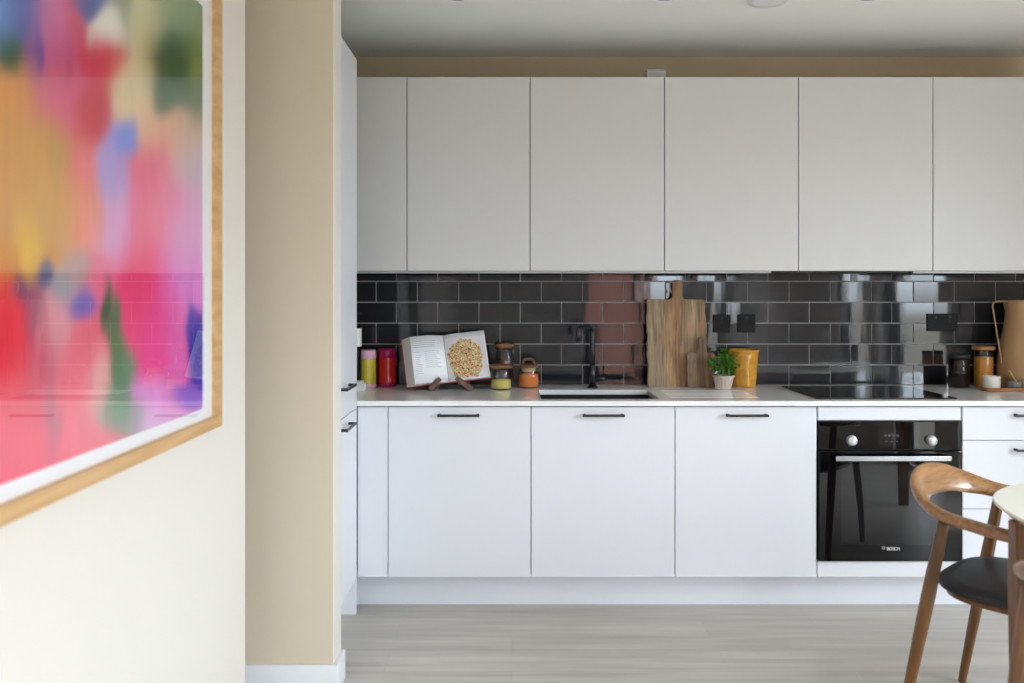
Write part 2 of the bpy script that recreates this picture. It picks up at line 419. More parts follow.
# splashback: individually bevelled glazed tiles in running bond, part of the back wall
ZT = 0.887; PX, PZ = 0.202, 0.1022
bm = BM()
box(bm, -1.27, 2.6, YB - 0.007, YB, ZT, 1.4335)
gr = obj('splashback_grout', bm, M['grout'], wall_back)
bm = BM()
g = 0.003
rt = random.Random(3)
for row in range(6):
    z0 = max(ZT, ZT - 0.006 + PZ * row + g / 2); z1 = min(ZT - 0.006 + PZ * (row + 1) - g / 2, 1.433)
    off = -0.6647 if row % 2 == 0 else -0.5657
    k = -4
    while True:
        x0 = off + PX * k + g / 2; x1 = x0 + PX - g; k += 1
        if x0 > 2.6: break
        if x1 < -1.27: continue
        x0 = max(x0, -1.269); x1 = min(x1, 2.6)
        if x1 - x0 < 0.01: continue
        ta, tb = rt.gauss(0, 0.006), rt.gauss(0, 0.004); bow = rt.gauss(0.0002, 0.0002)
        nx, nz = 6, 3; yf = YB - 0.0118; grid = []
        cx, cz = (x0 + x1) / 2, (z0 + z1) / 2
        for i in range(nx + 1):
            colv = []
            for j in range(nz + 1):
                x = x0 + 0.0015 + (x1 - x0 - 0.003) * i / nx; z = z0 + 0.0015 + (z1 - z0 - 0.003) * j / nz
                sx = (x - cx) / (PX / 2); sz = (z - cz) / (PZ / 2)
                y = yf + ta * (x - cx) + tb * (z - cz) + bow * (sx * sx + 0.6 * sz * sz)
                colv.append(bm.verts.new((x, y, z)))
            grid.append(colv)
        for i in range(nx):
            for j in range(nz):
                f = bm.faces.new([grid[i][j], grid[i + 1][j], grid[i + 1][j + 1], grid[i][j + 1]]); f.smooth = True
        rim = [grid[i][0] for i in range(nx + 1)] + [grid[nx][j] for j in range(1, nz + 1)] + [grid[i][nz] for i in range(nx - 1, -1, -1)] + [grid[0][j] for j in range(nz - 1, 0, -1)]
        outer = []; inner = []
        for v in rim:
            c = v.co.copy()
            c.x = x0 if abs(c.x - (x0 + 0.0015)) < 1e-6 else (x1 if abs(c.x - (x1 - 0.0015)) < 1e-6 else c.x)
            c.z = z0 if abs(c.z - (z0 + 0.0015)) < 1e-6 else (z1 if abs(c.z - (z1 - 0.0015)) < 1e-6 else c.z)
            c.y = YB - 0.006
            outer.append(bm.verts.new(c)); inner.append(bm.verts.new(v.co))
        for i in range(len(rim)):
            j = (i + 1) % len(rim)
            bm.faces.new([inner[i], inner[j], outer[j], outer[i]])
obj('splashback_tiles', bm, M['tile'], wall_back, recalc=False)

# sockets: plates with rocker and pin holes, fixed to the tiles
def socket_plate(x, z, wide, label):
    wd = 0.146 if wide else 0.086; yf = YB - 0.0125
    t = thing('wall_socket', label, 'socket', (x, yf, z))
    bm = BM(); box(bm, -wd / 2, wd / 2, -0.007, 0.002, -0.043, 0.043, 0.002, 2); obj('face_plate', bm, M['black_socket'], t)
    for cx in ((-0.036, 0.036) if wide else (0.0,)):
        bm = BM(); box(bm, cx - 0.008, cx + 0.008, -0.0105, -0.0065, 0.018, 0.034, 0.0015, 1); obj('rocker_switch', bm, M['black_matt'], t)
        bm = BM()
        box(bm, cx - 0.003, cx + 0.003, -0.0078, -0.006, 0.0, 0.01)
        box(bm, cx - 0.014, cx - 0.007, -0.0078, -0.006, -0.019, -0.015); box(bm, cx + 0.007, cx + 0.014, -0.0078, -0.006, -0.019, -0.015)
        obj('pin_holes', bm, M['dark_inside'], t)
def at(px, py, y): return ((px - 512) / 861 * y, E - (py - 292) / 861 * y)
x, z = at(722, 323.5, 4.2); socket_plate(x, z, False, 'black single socket on dark tiles, nearer the chopping boards')
x, z = at(746.7, 323.5, 4.2); socket_plate(x, z, False, 'black single socket on dark tiles above the mustard pot')
x, z = at(942.5, 322.5, 4.2); socket_plate(x, z, True, 'wide black double socket on dark tiles right of the hob')

# ---------------------------------------------------------------- cabinets
YU, YD = 3.852, 3.602                       # front planes of wall units and base units
def handle_bm(L, along='x'):
    bm = BM()
    if along == 'x':
        box(bm, -L / 2, L / 2, -0.032, -0.024, -0.0055, 0.0055, 0.002, 2)
        for s in (-1, 1): box(bm, s * (L / 2 - 0.008) - 0.005, s * (L / 2 - 0.008) + 0.005, -0.026, 0.0, -0.0055, 0.0055, 0.0015, 1)
    else:
        box(bm, 0.024, 0.032, -L / 2, L / 2, -0.0055, 0.0055, 0.002, 2)
        for s in (-1, 1): box(bm, 0.0, 0.026, s * (L / 2 - 0.008) - 0.005, s * (L / 2 - 0.008) + 0.005, -0.0055, 0.0055, 0.0015, 1)
    return bm
G = 0.0019
# wall units
upper = [(-1.07, -0.470, 'narrow-looking pale wall cabinet half hidden behind the tall cupboard'),
         (-0.470, 0.0805, 'pale wall cabinet over the open cookbook'),
         (0.0805, 0.682, 'pale wall cabinet over the black tap'),
         (0.682, 1.282, 'pale wall cabinet over the mustard pot and single sockets'),
         (1.282, 1.883, 'pale wall cabinet directly over the black hob'),
         (1.883, 2.483, 'pale wall cabinet at far right, over the storage jars')]
ZU0, ZU1 = 1.4345, 2.3015
for x0, x1, lab in upper:
    cx = (x0 + x1) / 2
    t = thing('wall_cabinet', lab, 'wall cabinet', (cx, YB - 0.001, ZU0), group='wall cabinets')
    bm = BM(); box(bm, x0 - cx + 0.001, x1 - cx - 0.001, YU + 0.021 - YB, -0.0005, 0.001, ZU1 - ZU0 - 0.001); obj('body', bm, M['carcass'], t)
    bm = BM(); box(bm, x0 - cx + G, x1 - cx - G, YU - YB, YU + 0.019 - YB, 0, ZU1 - ZU0, 0.0012, 2); obj('door', bm, M['door_shaded'], t)
# light profiles under the wall units
for a, b_, lab in ((-1.05, 1.18, 'long slim aluminium light strip under the wall cabinets, left of the hob'), (1.825, 2.48, 'short slim aluminium light strip under the far right wall cabinet')):
    t = thing('light_strip', lab, 'light strip', ((a + b_) / 2, 3.93, ZU0))
    L = (b_ - a) / 2
    bm = BM(); box(bm, -L, L, -0.012, 0.012, -0.009, 0.0, 0.001, 1); obj('profile', bm, M['led'], t)
    bm = BM(); box(bm, -L - 0.012, -L, -0.012, 0.012, -0.0095, 0.0, 0.001, 1); obj('end_cap', bm, M['black_matt'], t)
    bm = BM(); box(bm, L, L + 0.012, -0.012, 0.012, -0.0095, 0.0, 0.001, 1); obj('end_cap', bm, M['black_matt'], t)
# small grey box on top of the units
x, _ = at(655, 73, 3.95)
t = thing('cable_box', 'small grey box on top of the wall cabinets near the ceiling', 'box', (x, 3.95, ZU1))
bm = BM(); box(bm, -0.043, 0.043, -0.04, 0.04, 0, 0.045, 0.003, 2); obj('housing', bm, M['plastic_grey'], t)
bm = BM(); box(bm, -0.045, 0.045, -0.042, 0.042, 0.045, 0.05, 0.002, 1); obj('lid', bm, M['plastic_grey'], t)

# base units
Z0, Z1 = 0.1475, 0.8585
def base_unit(x0, x1, lab, body_top=None):
    cx = (x0 + x1) / 2
    t = thing('base_cabinet', lab, 'base cabinet', (cx, YD, 0), group='base cabinets')
    bm = BM(); box(bm, x0 - cx + 0.001, x1 - cx - 0.001, 0.021, YB - YD - 0.02, Z0 + 0.001, body_top or Z1)
    # adjustable feet behind the plinth
    for sx in (-1, 1):
        for yy in (0.16, YB - YD - 0.08): lathe(bm, [(0, 0.0), (0.03, 0.0), (0.03, 0.012), (0.018, 0.02), (0.018, Z0)], 12, sx * ((x1 - x0) / 2 - 0.06), yy)
    obj('body', bm, M['carcass'], t)
    return t, cx
hz = 0.826
for x0, x1, lab, bt in ((-0.519, 0.0795, 'white base cabinet below the open cookbook', None), (0.0795, 0.682, 'white base cabinet under the sink', 0.64), (0.682, 1.276, 'white base cabinet between the sink and the oven', None)):
    t, cx = base_unit(x0, x1, lab, bt)
    bm = BM(); box(bm, x0 - cx + G, x1 - cx - G, 0, 0.019, Z0, Z1, 0.0012, 2); d = obj('door', bm, M['door'], t)
    obj('handle', handle_bm(0.176), M['black_metal'], d, loc=((-0.003 if x0 < 0 else 0), 0, hz))
# drawers
x0, x1 = 1.883, 2.483
t, cx = base_unit(x0, x1, 'white drawer cabinet right of the oven')
t['label'] = 'white three-drawer base cabinet right of the oven'
for a, b_, hh in ((0.7205, Z1, 0.826), (0.4335, 0.7175, 0.681), (Z0, 0.4305, 0.394)):
    bm = BM(); box(bm, x0 - cx + G, x1 - cx - G, 0, 0.019, a, b_, 0.0012, 2); d = obj('drawer', bm, M['door'], t)
    obj('handle', handle_bm(0.176), M['black_metal'], d, loc=(0, 0, hh))
# filler panel by the tall unit
bm = BM(); box(bm, -0.646, -0.519 - G, YD, YD + 0.019, Z0, Z1, 0.001, 1)
tag(obj('filler_panel', bm, M['door']), 'narrow white filler panel between the tall cupboard and the first base cabinet', 'panel')
# plinth
bm = BM(); box(bm, -0.72, 2.483, 3.693, 3.709, 0.0, 0.146, 0.001, 1)
tag(obj('plinth', bm, M['door']), 'long white plinth board along the floor under the base cabinets', 'plinth')

# tall cupboard along the left wall, doors facing right
XT = -0.648
t = thing('tall_cupboard', 'tall white cupboard with two black handles behind the beige wall end', 'cupboard', (-0.95, 3.29, 0))
bm = BM(); box(bm, -1.268 + 0.95, XT - 0.021 + 0.95, 2.992 - 3.29, 3.574 - 3.29, 0.15, 2.305); obj('body', bm, M['carcass'], t)
bm = BM(); box(bm, -1.268 + 0.95, XT + 0.95, 3.576 - 3.29, 3.594 - 3.29, 0, 2.31, 0.001, 1); obj('end_panel', bm, M['door'], t)
bm = BM(); box(bm, XT - 0.087 + 0.95, XT - 0.069 + 0.95, 2.992 - 3.29, 3.574 - 3.29, 0, 0.148); obj('kickboard', bm, M['door'], t)
for a, b_, hh in ((0.15, 0.8535, 0.819), (0.8575, 2.31, 0.972)):
    bm = BM(); box(bm, XT - 0.019 + 0.95, XT + 0.95, 2.993 - 3.29, 3.574 - 3.29, a, b_, 0.0012, 2); d = obj('door', bm, M['door'], t)
    obj('handle', handle_bm(0.19, 'y'), M['black_metal'], d, loc=(XT + 0.95, 3.325 - 3.29, hh))

# worktop with sink cut-out and drainer grooves
WZ0, WZ1 = 0.8655, 0.887; WF = 3.58; WBk = YB - 0.0135
SX0, SX1, SY0, SY1 = 0.123, 0.627, 3.648, 3.985
bm = BM()
def top_block(x0, x1, y0, y1): box(bm, x0, x1, y0, y1, WZ0, WZ1)
top_block(-1.268, -0.6455, 3.597, WBk)
top_block(-0.6455, SX0, WF, WBk)
top_block(SX0, SX1, WF, SY0); top_block(SX0, SX1, SY1, WBk)
top_block(SX1, 0.68, WF, WBk)
# drainer strip: profile along Y with shallow grooves
ys = [WF]; zs = [WZ1]
for k in range(6):
    c = 3.70 + 0.05 * k
    ys += [c - 0.006, c - 0.003, c + 0.003, c + 0.006]; zs += [WZ1, WZ1 - 0.003, WZ1 - 0.003, WZ1]
ys.append(WBk); zs.append(WZ1)
def prof_strip(xa, xb):
    va = [bm.verts.new((xa, y, z)) for y, z in zip(ys, zs)]; vb = [bm.verts.new((xb, y, z)) for y, z in zip(ys, zs)]
    for i in range(len(va) - 1): bm.faces.new([va[i], vb[i], vb[i + 1], va[i + 1]])
    for vv in (va, vb):
        lo = [bm.verts.new((vv[0].co.x, WBk, WZ0)), bm.verts.new((vv[0].co.x, WF, WZ0))]
        bm.faces.new(vv + lo)
        if vv is va: la = lo
        else: lb = lo
    bm.faces.new([la[1], lb[1], lb[0], la[0]]); bm.faces.new([va[0], la[1], lb[1], vb[0]]); bm.faces.new([va[-1], vb[-1], lb[0], la[0]])
prof_strip(0.68, 1.06)
top_block(1.06, 2.6, WF, WBk)
tag(obj('worktop', bm, M['quartz']), 'long pale quartz worktop with a sink cut-out and drainer grooves', 'worktop')

# undermount sink
t = thing('kitchen_sink', 'black undermount sink in the pale worktop', 'sink', ((SX0 + SX1) / 2, (SY0 + SY1) / 2, 0.66))
bm = BM(); hx, hy = (SX1 - SX0) / 2 + 0.003, (SY1 - SY0) / 2 + 0.003; H = WZ0 - 0.66 - 0.0005
def rrect(hx, hy, r, z, n=6):
    out = []
    for cx, cy, a0 in ((hx - r, hy - r, 0), (-hx + r, hy - r, PI / 2), (-hx + r, -hy + r, PI), (hx - r, -hy + r, 3 * PI / 2)):
        for k in range(n + 1):
            a = a0 + PI / 2 * k / n; out.append((cx + r * math.cos(a), cy + r * math.sin(a), z))
    return out
loops = [rrect(hx + 0.02, hy + 0.02, 0.03, H - 0.006), rrect(hx + 0.02, hy + 0.02, 0.03, H), rrect(hx, hy, 0.02, H), rrect(hx - 0.002, hy - 0.002, 0.02, 0.02), rrect(hx - 0.02, hy - 0.02, 0.02, 0.004), rrect(0.05, 0.05, 0.045, 0.0)]
lv = [[bm.verts.new(p) for p in L] for L in loops]
for a, b_ in zip(lv, lv[1:]):
    for i in range(len(a)):
        j = (i + 1) % len(a); f = bm.faces.new([a[i], a[j], b_[j], b_[i]])
bm.faces.new(lv[-1])
obj('bowl', bm, M['sink'], t, recalc=True)
bm = BM(); lathe(bm, [(0.0, 0.003), (0.03, 0.003), (0.04, 0.006), (0.043, 0.002), (0.043, -0.001)], 24); obj('waste', bm, M['steel'], t)

# tap
tx, ty = 0.3795, 4.065
t = thing('kitchen_tap', 'matt black tap with square bent spout behind the sink', 'tap', (tx, ty, WZ1))
bm = BM(); lathe(bm, [(0, 0), (0.026, 0), (0.026, 0.006), (0.021, 0.008), (0.0, 0.008)], 28); obj('base_ring', bm, M['black_metal'], t)
bm = BM(); lathe(bm, [(0, 0.008), (0.0165, 0.008), (0.0165, 0.105), (0.012, 0.108), (0, 0.108)], 28); obj('body', bm, M['black_metal'], t)
bm = BM()
tipx, tipy = -0.078, -0.165
path = [(0, 0, 0.10), (0, 0, 0.18), (0, 0, 0.25)] + bezier((0, 0, 0.255), (0, 0, 0.292), (tipx * 0.3, tipy * 0.3, 0.292), 8) + bezier((tipx * 0.75, tipy * 0.75, 0.290), (tipx, tipy, 0.290), (tipx, tipy, 0.262), 8) + [(tipx, tipy, 0.232)]
tube(bm, path, 0.0112, 16); obj('spout', bm, M['black_metal'], t)
bm = BM(); tube(bm, [(tipx, tipy, 0.232), (tipx, tipy, 0.226)], 0.014, 16); obj('aerator', bm, M['black_metal'], t)
bm = BM(); tube(bm, [(0.017, 0, 0.045), (0.062, -0.006, 0.045)], 0.0125, 16); obj('valve', bm, M['black_metal'], t)
bm = BM(); tube(bm, [(0.051, -0.005, 0.05), (0.053, -0.006, 0.102)], 0.0045, 10); obj('lever', bm, M['black_metal'], t)

# induction hob
t = thing('induction_hob', 'flat black glass hob set on the worktop above the oven', 'hob', (1.5825, 3.868, WZ1))
bm = BM(); box(bm, -0.299, 0.299, -0.232, 0.232, 0.0005, 0.006, 0.0025, 2); obj('glass_plate', bm, M['hob'], t)
for cx, cy, r in ((-0.15, -0.1, 0.085), (0.15, -0.09, 0.1), (-0.15, 0.11, 0.1), (0.15, 0.12, 0.075)):
    n = 48; bm = BM()
    ra = [bm.verts.new((cx + r * math.cos(2 * PI * i / n), cy + r * math.sin(2 * PI * i / n), 0.0063)) for i in range(n)]
    rb = [bm.verts.new((cx + (r - 0.0015) * math.cos(2 * PI * i / n), cy + (r - 0.0015) * math.sin(2 * PI * i / n), 0.0063)) for i in range(n)]
    for i in range(n): bm.faces.new([ra[i], ra[(i + 1) % n], rb[(i + 1) % n], rb[i]])
    obj('cooking_zone_mark', bm, M['hob_mark'], t)

# oven housing and oven
OX0, OX1 = 1.276, 1.883; ocx = (OX0 + OX1) / 2; ow = (OX1 - OX0) / 2
t = thing('oven_housing', 'white cabinet that holds the built-in oven', 'base cabinet', (ocx, YD, 0), group=None)
bm = BM()
box(bm, -ow + 0.001, -ow + 0.004, 0.021, 0.58, Z0, Z1); box(bm, ow - 0.004, ow - 0.001, 0.021, 0.58, Z0, Z1)
box(bm, -ow + 0.004, ow - 0.004, 0.021, 0.58, Z0, Z0 + 0.018)
box(bm, -ow + 0.004, ow - 0.004, 0.565, 0.58, Z0 + 0.018, Z1)
for sx in (-1, 1):
    for yy in (0.16, 0.53): lathe(bm, [(0, 0.0), (0.03, 0.0), (0.03, 0.012), (0.018, 0.02), (0.018, Z0)], 12, sx * (ow - 0.06), yy)
obj('body', bm, M['carcass'], t)
bm = BM(); box(bm, -ow + G + 0.003, ow - G - 0.003, 0.0, 0.019, 0.803, Z1, 0.0012, 1); obj('top_rail', bm, M['door'], t)
bm = BM(); box(bm, -ow + G, ow - G, 0.0, 0.019, Z0, 0.2135, 0.0012, 1); obj('bottom_panel', bm, M['door'], t)

t = thing('built_in_oven', 'black glass built-in oven with silver handle and two round knobs', 'oven', (ocx, YD, 0.215))
def oz(py, y=YD): return E - (py - 292) / 861 * y - 0.215
def ox(px, y=YD): return (px - 512) / 861 * y - ocx
bm = BM(); box(bm, -0.275, 0.275, 0.018, 0.54, 0.004, 0.575); obj('body', bm, M['oven_metal'], t)
bm = BM(); box(bm, -0.2985, 0.2985, -0.006, 0.018, oz(449), oz(421.3), 0.002, 2); cp = obj('control_panel', bm, M['oven_glass'], t)
bm = BM(); box(bm, ox(877), ox(903), -0.0068, -0.0058, oz(445), oz(429.5)); obj('display', bm, M['oven_window'], cp)
bm = BM()
for i in range(4): box(bm, ox(883.5 + 4 * i), ox(886 + 4 * i), -0.0072, -0.0066, oz(436.5), oz(434.3))
for i in range(3): box(bm, ox(885 + 5 * i), ox(887 + 5 * i), -0.0072, -0.0066, oz(441.6), oz(440.6))
obj('display_marks', bm, M['hob_mark'], cp)
for px in (850.6, 930.0):
    bm = BM()
    prof = [(0.0, 0.0), (0.0215, 0.0), (0.0225, 0.004), (0.019, 0.02), (0.0175, 0.0225), (0.0, 0.0225)]
    lathe(bm, prof, 36)
    bmesh.ops.rotate(bm, verts=bm.verts, cent=(0, 0, 0), matrix=Matrix.Rotation(PI / 2, 3, 'X'))
    k = obj('knob', bm, M['knob'], t, loc=(ox(px), -0.006, oz(440)))
    bm = BM(); box(bm, -0.0015, 0.0015, -0.0235, -0.0224, 0.003, 0.016); obj('pointer', bm, M['black_matt'], k)
    bm = BM()
    for a in range(-130, 131, 26):
        r = 0.031; xx, zz = ox(px) + r * math.sin(math.radians(a)), oz(440) + r * math.cos(math.radians(a))
        box(bm, xx - 0.0012, xx + 0.0012, -0.0066, -0.0058, zz - 0.0012, zz + 0.0012)
    obj('dial_marks', bm, M['hob_mark'], cp)
bm = BM(); box(bm, -0.2985, 0.2985, -0.012, 0.016, 0.001, oz(450.6), 0.003, 2); od = obj('oven_door', bm, M['oven_glass'], t)
bm = BM(); box(bm, ox(840), ox(944), -0.0126, -0.0118, oz(544), oz(463)); obj('inner_window', bm, M['oven_window'], od)
bm = BM()
box(bm, ox(836, 3.557), ox(951, 3.557), -0.050, -0.040, oz(461, 3.56), oz(456, 3.56), 0.0025, 2)
for px in (842, 945): box(bm, ox(px) - 0.009, ox(px) + 0.009, -0.041, -0.011, oz(458.4, 3.56) - 0.007, oz(458.4, 3.56) + 0.007, 0.002, 1)
h = obj('door_handle', bm, M['steel'], od); h['label'] = 'silver bar handle'
# maker's mark: small ring emblem and word
def text_bm(s, size, bold=0.0, extrude=0.0004):
    c = bpy.data.curves.new('lettering', 'FONT'); c.body = s; c.size = size; c.align_x = 'LEFT'; c.offset = bold; c.extrude = extrude
    o = bpy.data.objects.new('lettering', c); COL.objects.link(o)
    bpy.context.view_layer.update()
    me = bpy.data.meshes.new_from_object(o.evaluated_get(bpy.context.evaluated_depsgraph_get()))
    bpy.data.objects.remove(o)
    b = BM(); b.from_mesh(me); bpy.data.meshes.remove(me); bpy.data.curves.remove(c)
    bmesh.ops.rotate(b, verts=b.verts, cent=(0, 0, 0), matrix=Matrix.Rotation(PI / 2, 3, 'X'))
    return b
b = text_bm('BOSCH', 0.0185, 0.0002); x0 = min(v.co.x for v in b.verts); x1 = max(v.co.x for v in b.verts)
s = (0.053) / (x1 - x0)
bmesh.ops.scale(b, vec=(s, 1, 1), verts=b.verts)
bmesh.ops.translate(b, vec=(ox(885.5) - x0 * s, -0.0128, oz(549.3)), verts=b.verts)
obj('lettering', b, M['white_print'], od)
bm = BM(); n = 32; c0 = (ox(882.2), oz(547.0))
for ro, ri in ((0.0066, 0.0054),):
    ra = [bm.verts.new((c0[0] + ro * math.cos(2 * PI * i / n), -0.0128, c0[1] + ro * math.sin(2 * PI * i / n))) for i in range(n)]
    rb = [bm.verts.new((c0[0] + ri * math.cos(2 * PI * i / n), -0.0128, c0[1] + ri * math.sin(2 * PI * i / n))) for i in range(n)]
    for i in range(n): bm.faces.new([ra[i], ra[(i + 1) % n], rb[(i + 1) % n], rb[i]])
for sx in (-1, 1): box(bm, c0[0] + sx * 0.0022 - 0.0005, c0[0] + sx * 0.0022 + 0.0005, -0.0131, -0.0127, c0[1] - 0.0036, c0[1] + 0.0036)
box(bm, c0[0] - 0.002, c0[0] + 0.002, -0.0131, -0.0127, c0[1] - 0.0005, c0[1] + 0.0005)
obj('emblem', bm, M['white_print'], od)

# ---------------------------------------------------------------- picture on the left wall
XG = -0.81
Y0, Y1, Zb, Zt = 1.20, 2.264, 1.033, 2.092       # print
t = thing('framed_picture', 'large framed abstract painting in bright pinks, ochre and green on the left wall', 'picture', (-0.83, (Y0 + Y1) / 2, Zb - 0.06))
L = t.location
def rel(x, y, z): return (x - L[0], y - L[1], z - L[2])
mw, fw = 0.066, 0.034
bm = BM()                                     # oak frame: four mitred mouldings
fy0, fy1, fz0, fz1 = Y0 - mw - fw, Y1 + mw + fw, Zb - 0.029 - 0.03, Zt + mw + fw
iy0, iy1, iz0, iz1 = Y0 - mw, Y1 + mw, Zb - 0.029, Zt + mw
xf, xb_ = -0.795, -0.8295
o4 = [(fy0, fz0), (fy1, fz0), (fy1, fz1), (fy0, fz1)]; i4 = [(iy0, iz0), (iy1, iz0), (iy1, iz1), (iy0, iz1)]
of = [bm.verts.new(rel(xf, y, z)) for y, z in o4]; inf = [bm.verts.new(rel(xf, y, z)) for y, z in i4]
ob = [bm.verts.new(rel(xb_, y, z)) for y, z in o4]; inb = [bm.verts.new(rel(xb_, y, z)) for y, z in i4]
for i in range(4):
    j = (i + 1) % 4
    bm.faces.new([of[i], of[j], inf[j], inf[i]]); bm.faces.new([of[i], of[j], ob[j], ob[i]]); bm.faces.new([inf[i], inf[j], inb[j], inb[i]]); bm.faces.new([ob[i], ob[j], inb[j], inb[i]])
obj('frame', bm, M['frame_oak'], t)
bm = BM(); m4 = [(Y0, Zb), (Y1, Zb), (Y1, Zt), (Y0, Zt)]
a = [bm.verts.new(rel(-0.812, y, z)) for y, z in i4]; b_ = [bm.verts.new(rel(-0.812, y, z)) for y, z in m4]
c = [bm.verts.new(rel(-0.8145, y, z)) for y, z in m4]; d_ = [bm.verts.new(rel(-0.8145, y, z)) for y, z in i4]
for i in range(4):
    j = (i + 1) % 4
    bm.faces.new([a[i], a[j], b_[j], b_[i]]); bm.faces.new([b_[i], b_[j], c[j], c[i]]); bm.faces.new([d_[i], d_[j], c[j], c[i]])
obj('mount', bm, M['mat_board'], t)

# the painting: soft vertical washes of colour, laid down as colour patches over the sheet.
# each wash: (px, py, sx, sy, (r,g,b), weight) on a 1024-wide sketch grid of the sheet
W = [
 (-60,40,40,60,(70,110,180),1),(0,20,14,24,(110,150,215),1),(12,48,9,16,(52,96,52),1.6),(28,18,13,20,(84,94,168),1.4),(34,55,7,22,(110,80,140),1),
 (58,20,16,30,(205,110,160),1.2),(62,55,16,30,(205,85,130),1.2),(75,22,8,20,(214,62,92),1.2),(104,54,15,18,(216,62,88),2.0),(95,5,11,8,(78,88,155),2.6),
 (110,27,10,13,(236,230,214),3.0),(125,10,6,20,(150,150,125),1.6),(146,25,16,22,(208,204,160),1.5),(165,12,10,20,(150,160,115),1.2),(184,18,16,26,(140,160,115),1.3),
 (174,58,14,17,(62,92,52),3.2),(196,60,7,26,(140,150,70),1.5),(150,45,9,20,(210,175,115),1),(136,75,14,26,(226,206,168),1.3),(178,92,15,14,(96,122,98),2.4),(200,90,5,30,(110,125,90),1),
 (-60,150,50,60,(220,120,70),1),(14,96,16,18,(222,150,70),1.4),(38,80,12,16,(196,110,120),1),(58,98,20,20,(220,95,140),1.5),(92,118,12,20,(206,60,72),2),(72,118,14,16,(228,95,130),1),
 (22,150,30,50,(214,156,84),1.7),(60,156,13,20,(192,148,78),1.4),(45,205,32,34,(216,164,98),1.7),(84,165,12,28,(240,120,130),1.4),(88,225,13,26,(246,145,130),1.3),
 (130,140,8,11,(110,145,232),2.2),(115,170,12,26,(178,158,216),1.4),(118,225,14,30,(226,170,215),1.3),(142,120,12,22,(236,205,165),1.3),(160,140,16,20,(236,180,150),1.3),(186,130,14,20,(224,184,152),1.3),
 (148,165,14,22,(236,100,130),1.7),(160,205,18,34,(246,130,165),1.7),(140,230,12,26,(244,110,140),1.2),(192,165,14,26,(218,190,200),1.2),(190,225,16,30,(232,170,214),1.4),
 (-60,260,50,40,(230,160,60),1),(12,262,18,16,(206,148,52),1.4),(30,250,8,22,(236,190,70),2.2),(52,262,9,14,(214,150,62),1.4),(48,276,5,9,(58,92,140),3),(62,285,9,11,(150,165,175),2),
 (26,284,7,10,(98,60,120),2.4),(12,296,12,10,(226,90,80),1),(8,335,22,38,(234,46,72),2.6),(36,312,8,26,(128,84,128),1.8),(58,318,16,30,(226,160,168),1.6),(82,305,8,10,(110,110,195),2.6),(80,266,12,14,(180,160,160),1.2),
 (88,340,14,30,(240,112,130),1.5),(40,375,14,30,(206,110,130),1.4),(104,278,10,16,(240,112,150),1.3),(107,304,3,15,(66,104,74),3.2),(117,320,3.6,14,(84,124,90),3.0),(121,350,4.5,16,(92,134,92),3.0),(128,375,7,16,(102,146,108),2.4),
 (140,290,16,30,(242,66,120),1.8),(132,330,10,26,(244,90,130),1.2),(160,330,18,40,(246,84,155),1.8),(184,285,14,30,(236,140,216),1.5),(192,322,3.5,12,(74,70,180),3.2),(198,348,5,18,(58,60,172),3.6),(201,372,5,10,(100,80,190),1.8),
 (178,350,8,26,(232,120,200),1.3),(-60,400,60,80,(240,60,90),1),(15,405,26,30,(244,112,128),1.6),(25,455,40,30,(246,110,132),1.6),(55,415,6,30,(170,130,150),1.4),(72,395,18,24,(246,128,142),1.6),(100,385,10,26,(236,180,176),1.6),
 (112,412,10,12,(150,170,145),1.4),(124,408,12,14,(118,150,120),2.2),(85,440,20,20,(246,130,145),1.3),(152,395,14,14,(232,160,225),1.6),(186,396,9,6,(150,100,210),1.4),(150,420,20,10,(226,180,220),1),
 (43,52,3.5,22,(80,76,160),1.6),(70,70,3,14,(180,50,90),1),(84,28,6,8,(190,60,100),1.4),
]
WL = [(a, b2, c2, d2, srgb(*col)[:3], w2) for a, b2, c2, d2, col, w2 in W]
from mathutils import noise as mnoise
def paint(px, py):
    n1 = mnoise.noise(Vector((px * 0.05, py * 0.022, 3.0))); n2 = mnoise.noise(Vector((px * 0.05, py * 0.022, 9.0)))
    n3 = mnoise.noise(Vector((px * 0.16, py * 0.02, 5.0)))
    px += n1 * 5.5 + n3 * 1.2; py += n2 * 9
    S = 1e-9; R = [0, 0, 0]
    for a, b2, sx, sy, c3, w2 in WL:
        q = ((px - a) / sx) ** 2 + ((py - b2) / sy) ** 2
        if q > 30: k = 1e-7 * w2 / (1 + q)
        else: k = w2 ** 2 * math.exp(-q * 0.8)
        k += 1e-5 / (1 + q)
        S += k; R[0] += k * c3[0]; R[1] += k * c3[1]; R[2] += k * c3[2]
    v = 1.0 + 0.06 * n3
    return [min(1, max(0, r / S * v)) for r in R]
bm = BM(); NY, NZ = 190, 200; lay = bm.loops.layers.float_color.new('paint')
vs = []; cols = []
for i in range(NY + 1):
    y = Y0 + (Y1 - Y0) * i / NY; cv = []; cc = []
    for j in range(NZ + 1):
        z = Zb + (Zt - Zb) * j / NZ
        cv.append(bm.verts.new(rel(-0.8142, y, z)))
        cc.append(paint(512 - 0.81 * 861 / y, 292 + (E - z) * 861 / y))
    vs.append(cv); cols.append(cc)
for i in range(NY):
    for j in range(NZ):
        ids = ((i, j), (i + 1, j), (i + 1, j + 1), (i, j + 1))
        f = bm.faces.new([vs[p][q] for p, q in ids])
        for lp, (p, q) in zip(f.loops, ids): lp[lay] = (*cols[p][q], 1)
mp_ = bpy.data.materials.new('painted_sheet'); mp_.use_nodes = True
tt = mp_.node_tree; at_ = tt.nodes.new('ShaderNodeVertexColor'); at_.layer_name = 'paint'
tt.links.new(at_.outputs[0], tt.nodes['Principled BSDF'].inputs['Base Color']); tt.nodes['Principled BSDF'].inputs['Roughness'].default_value = 0.8
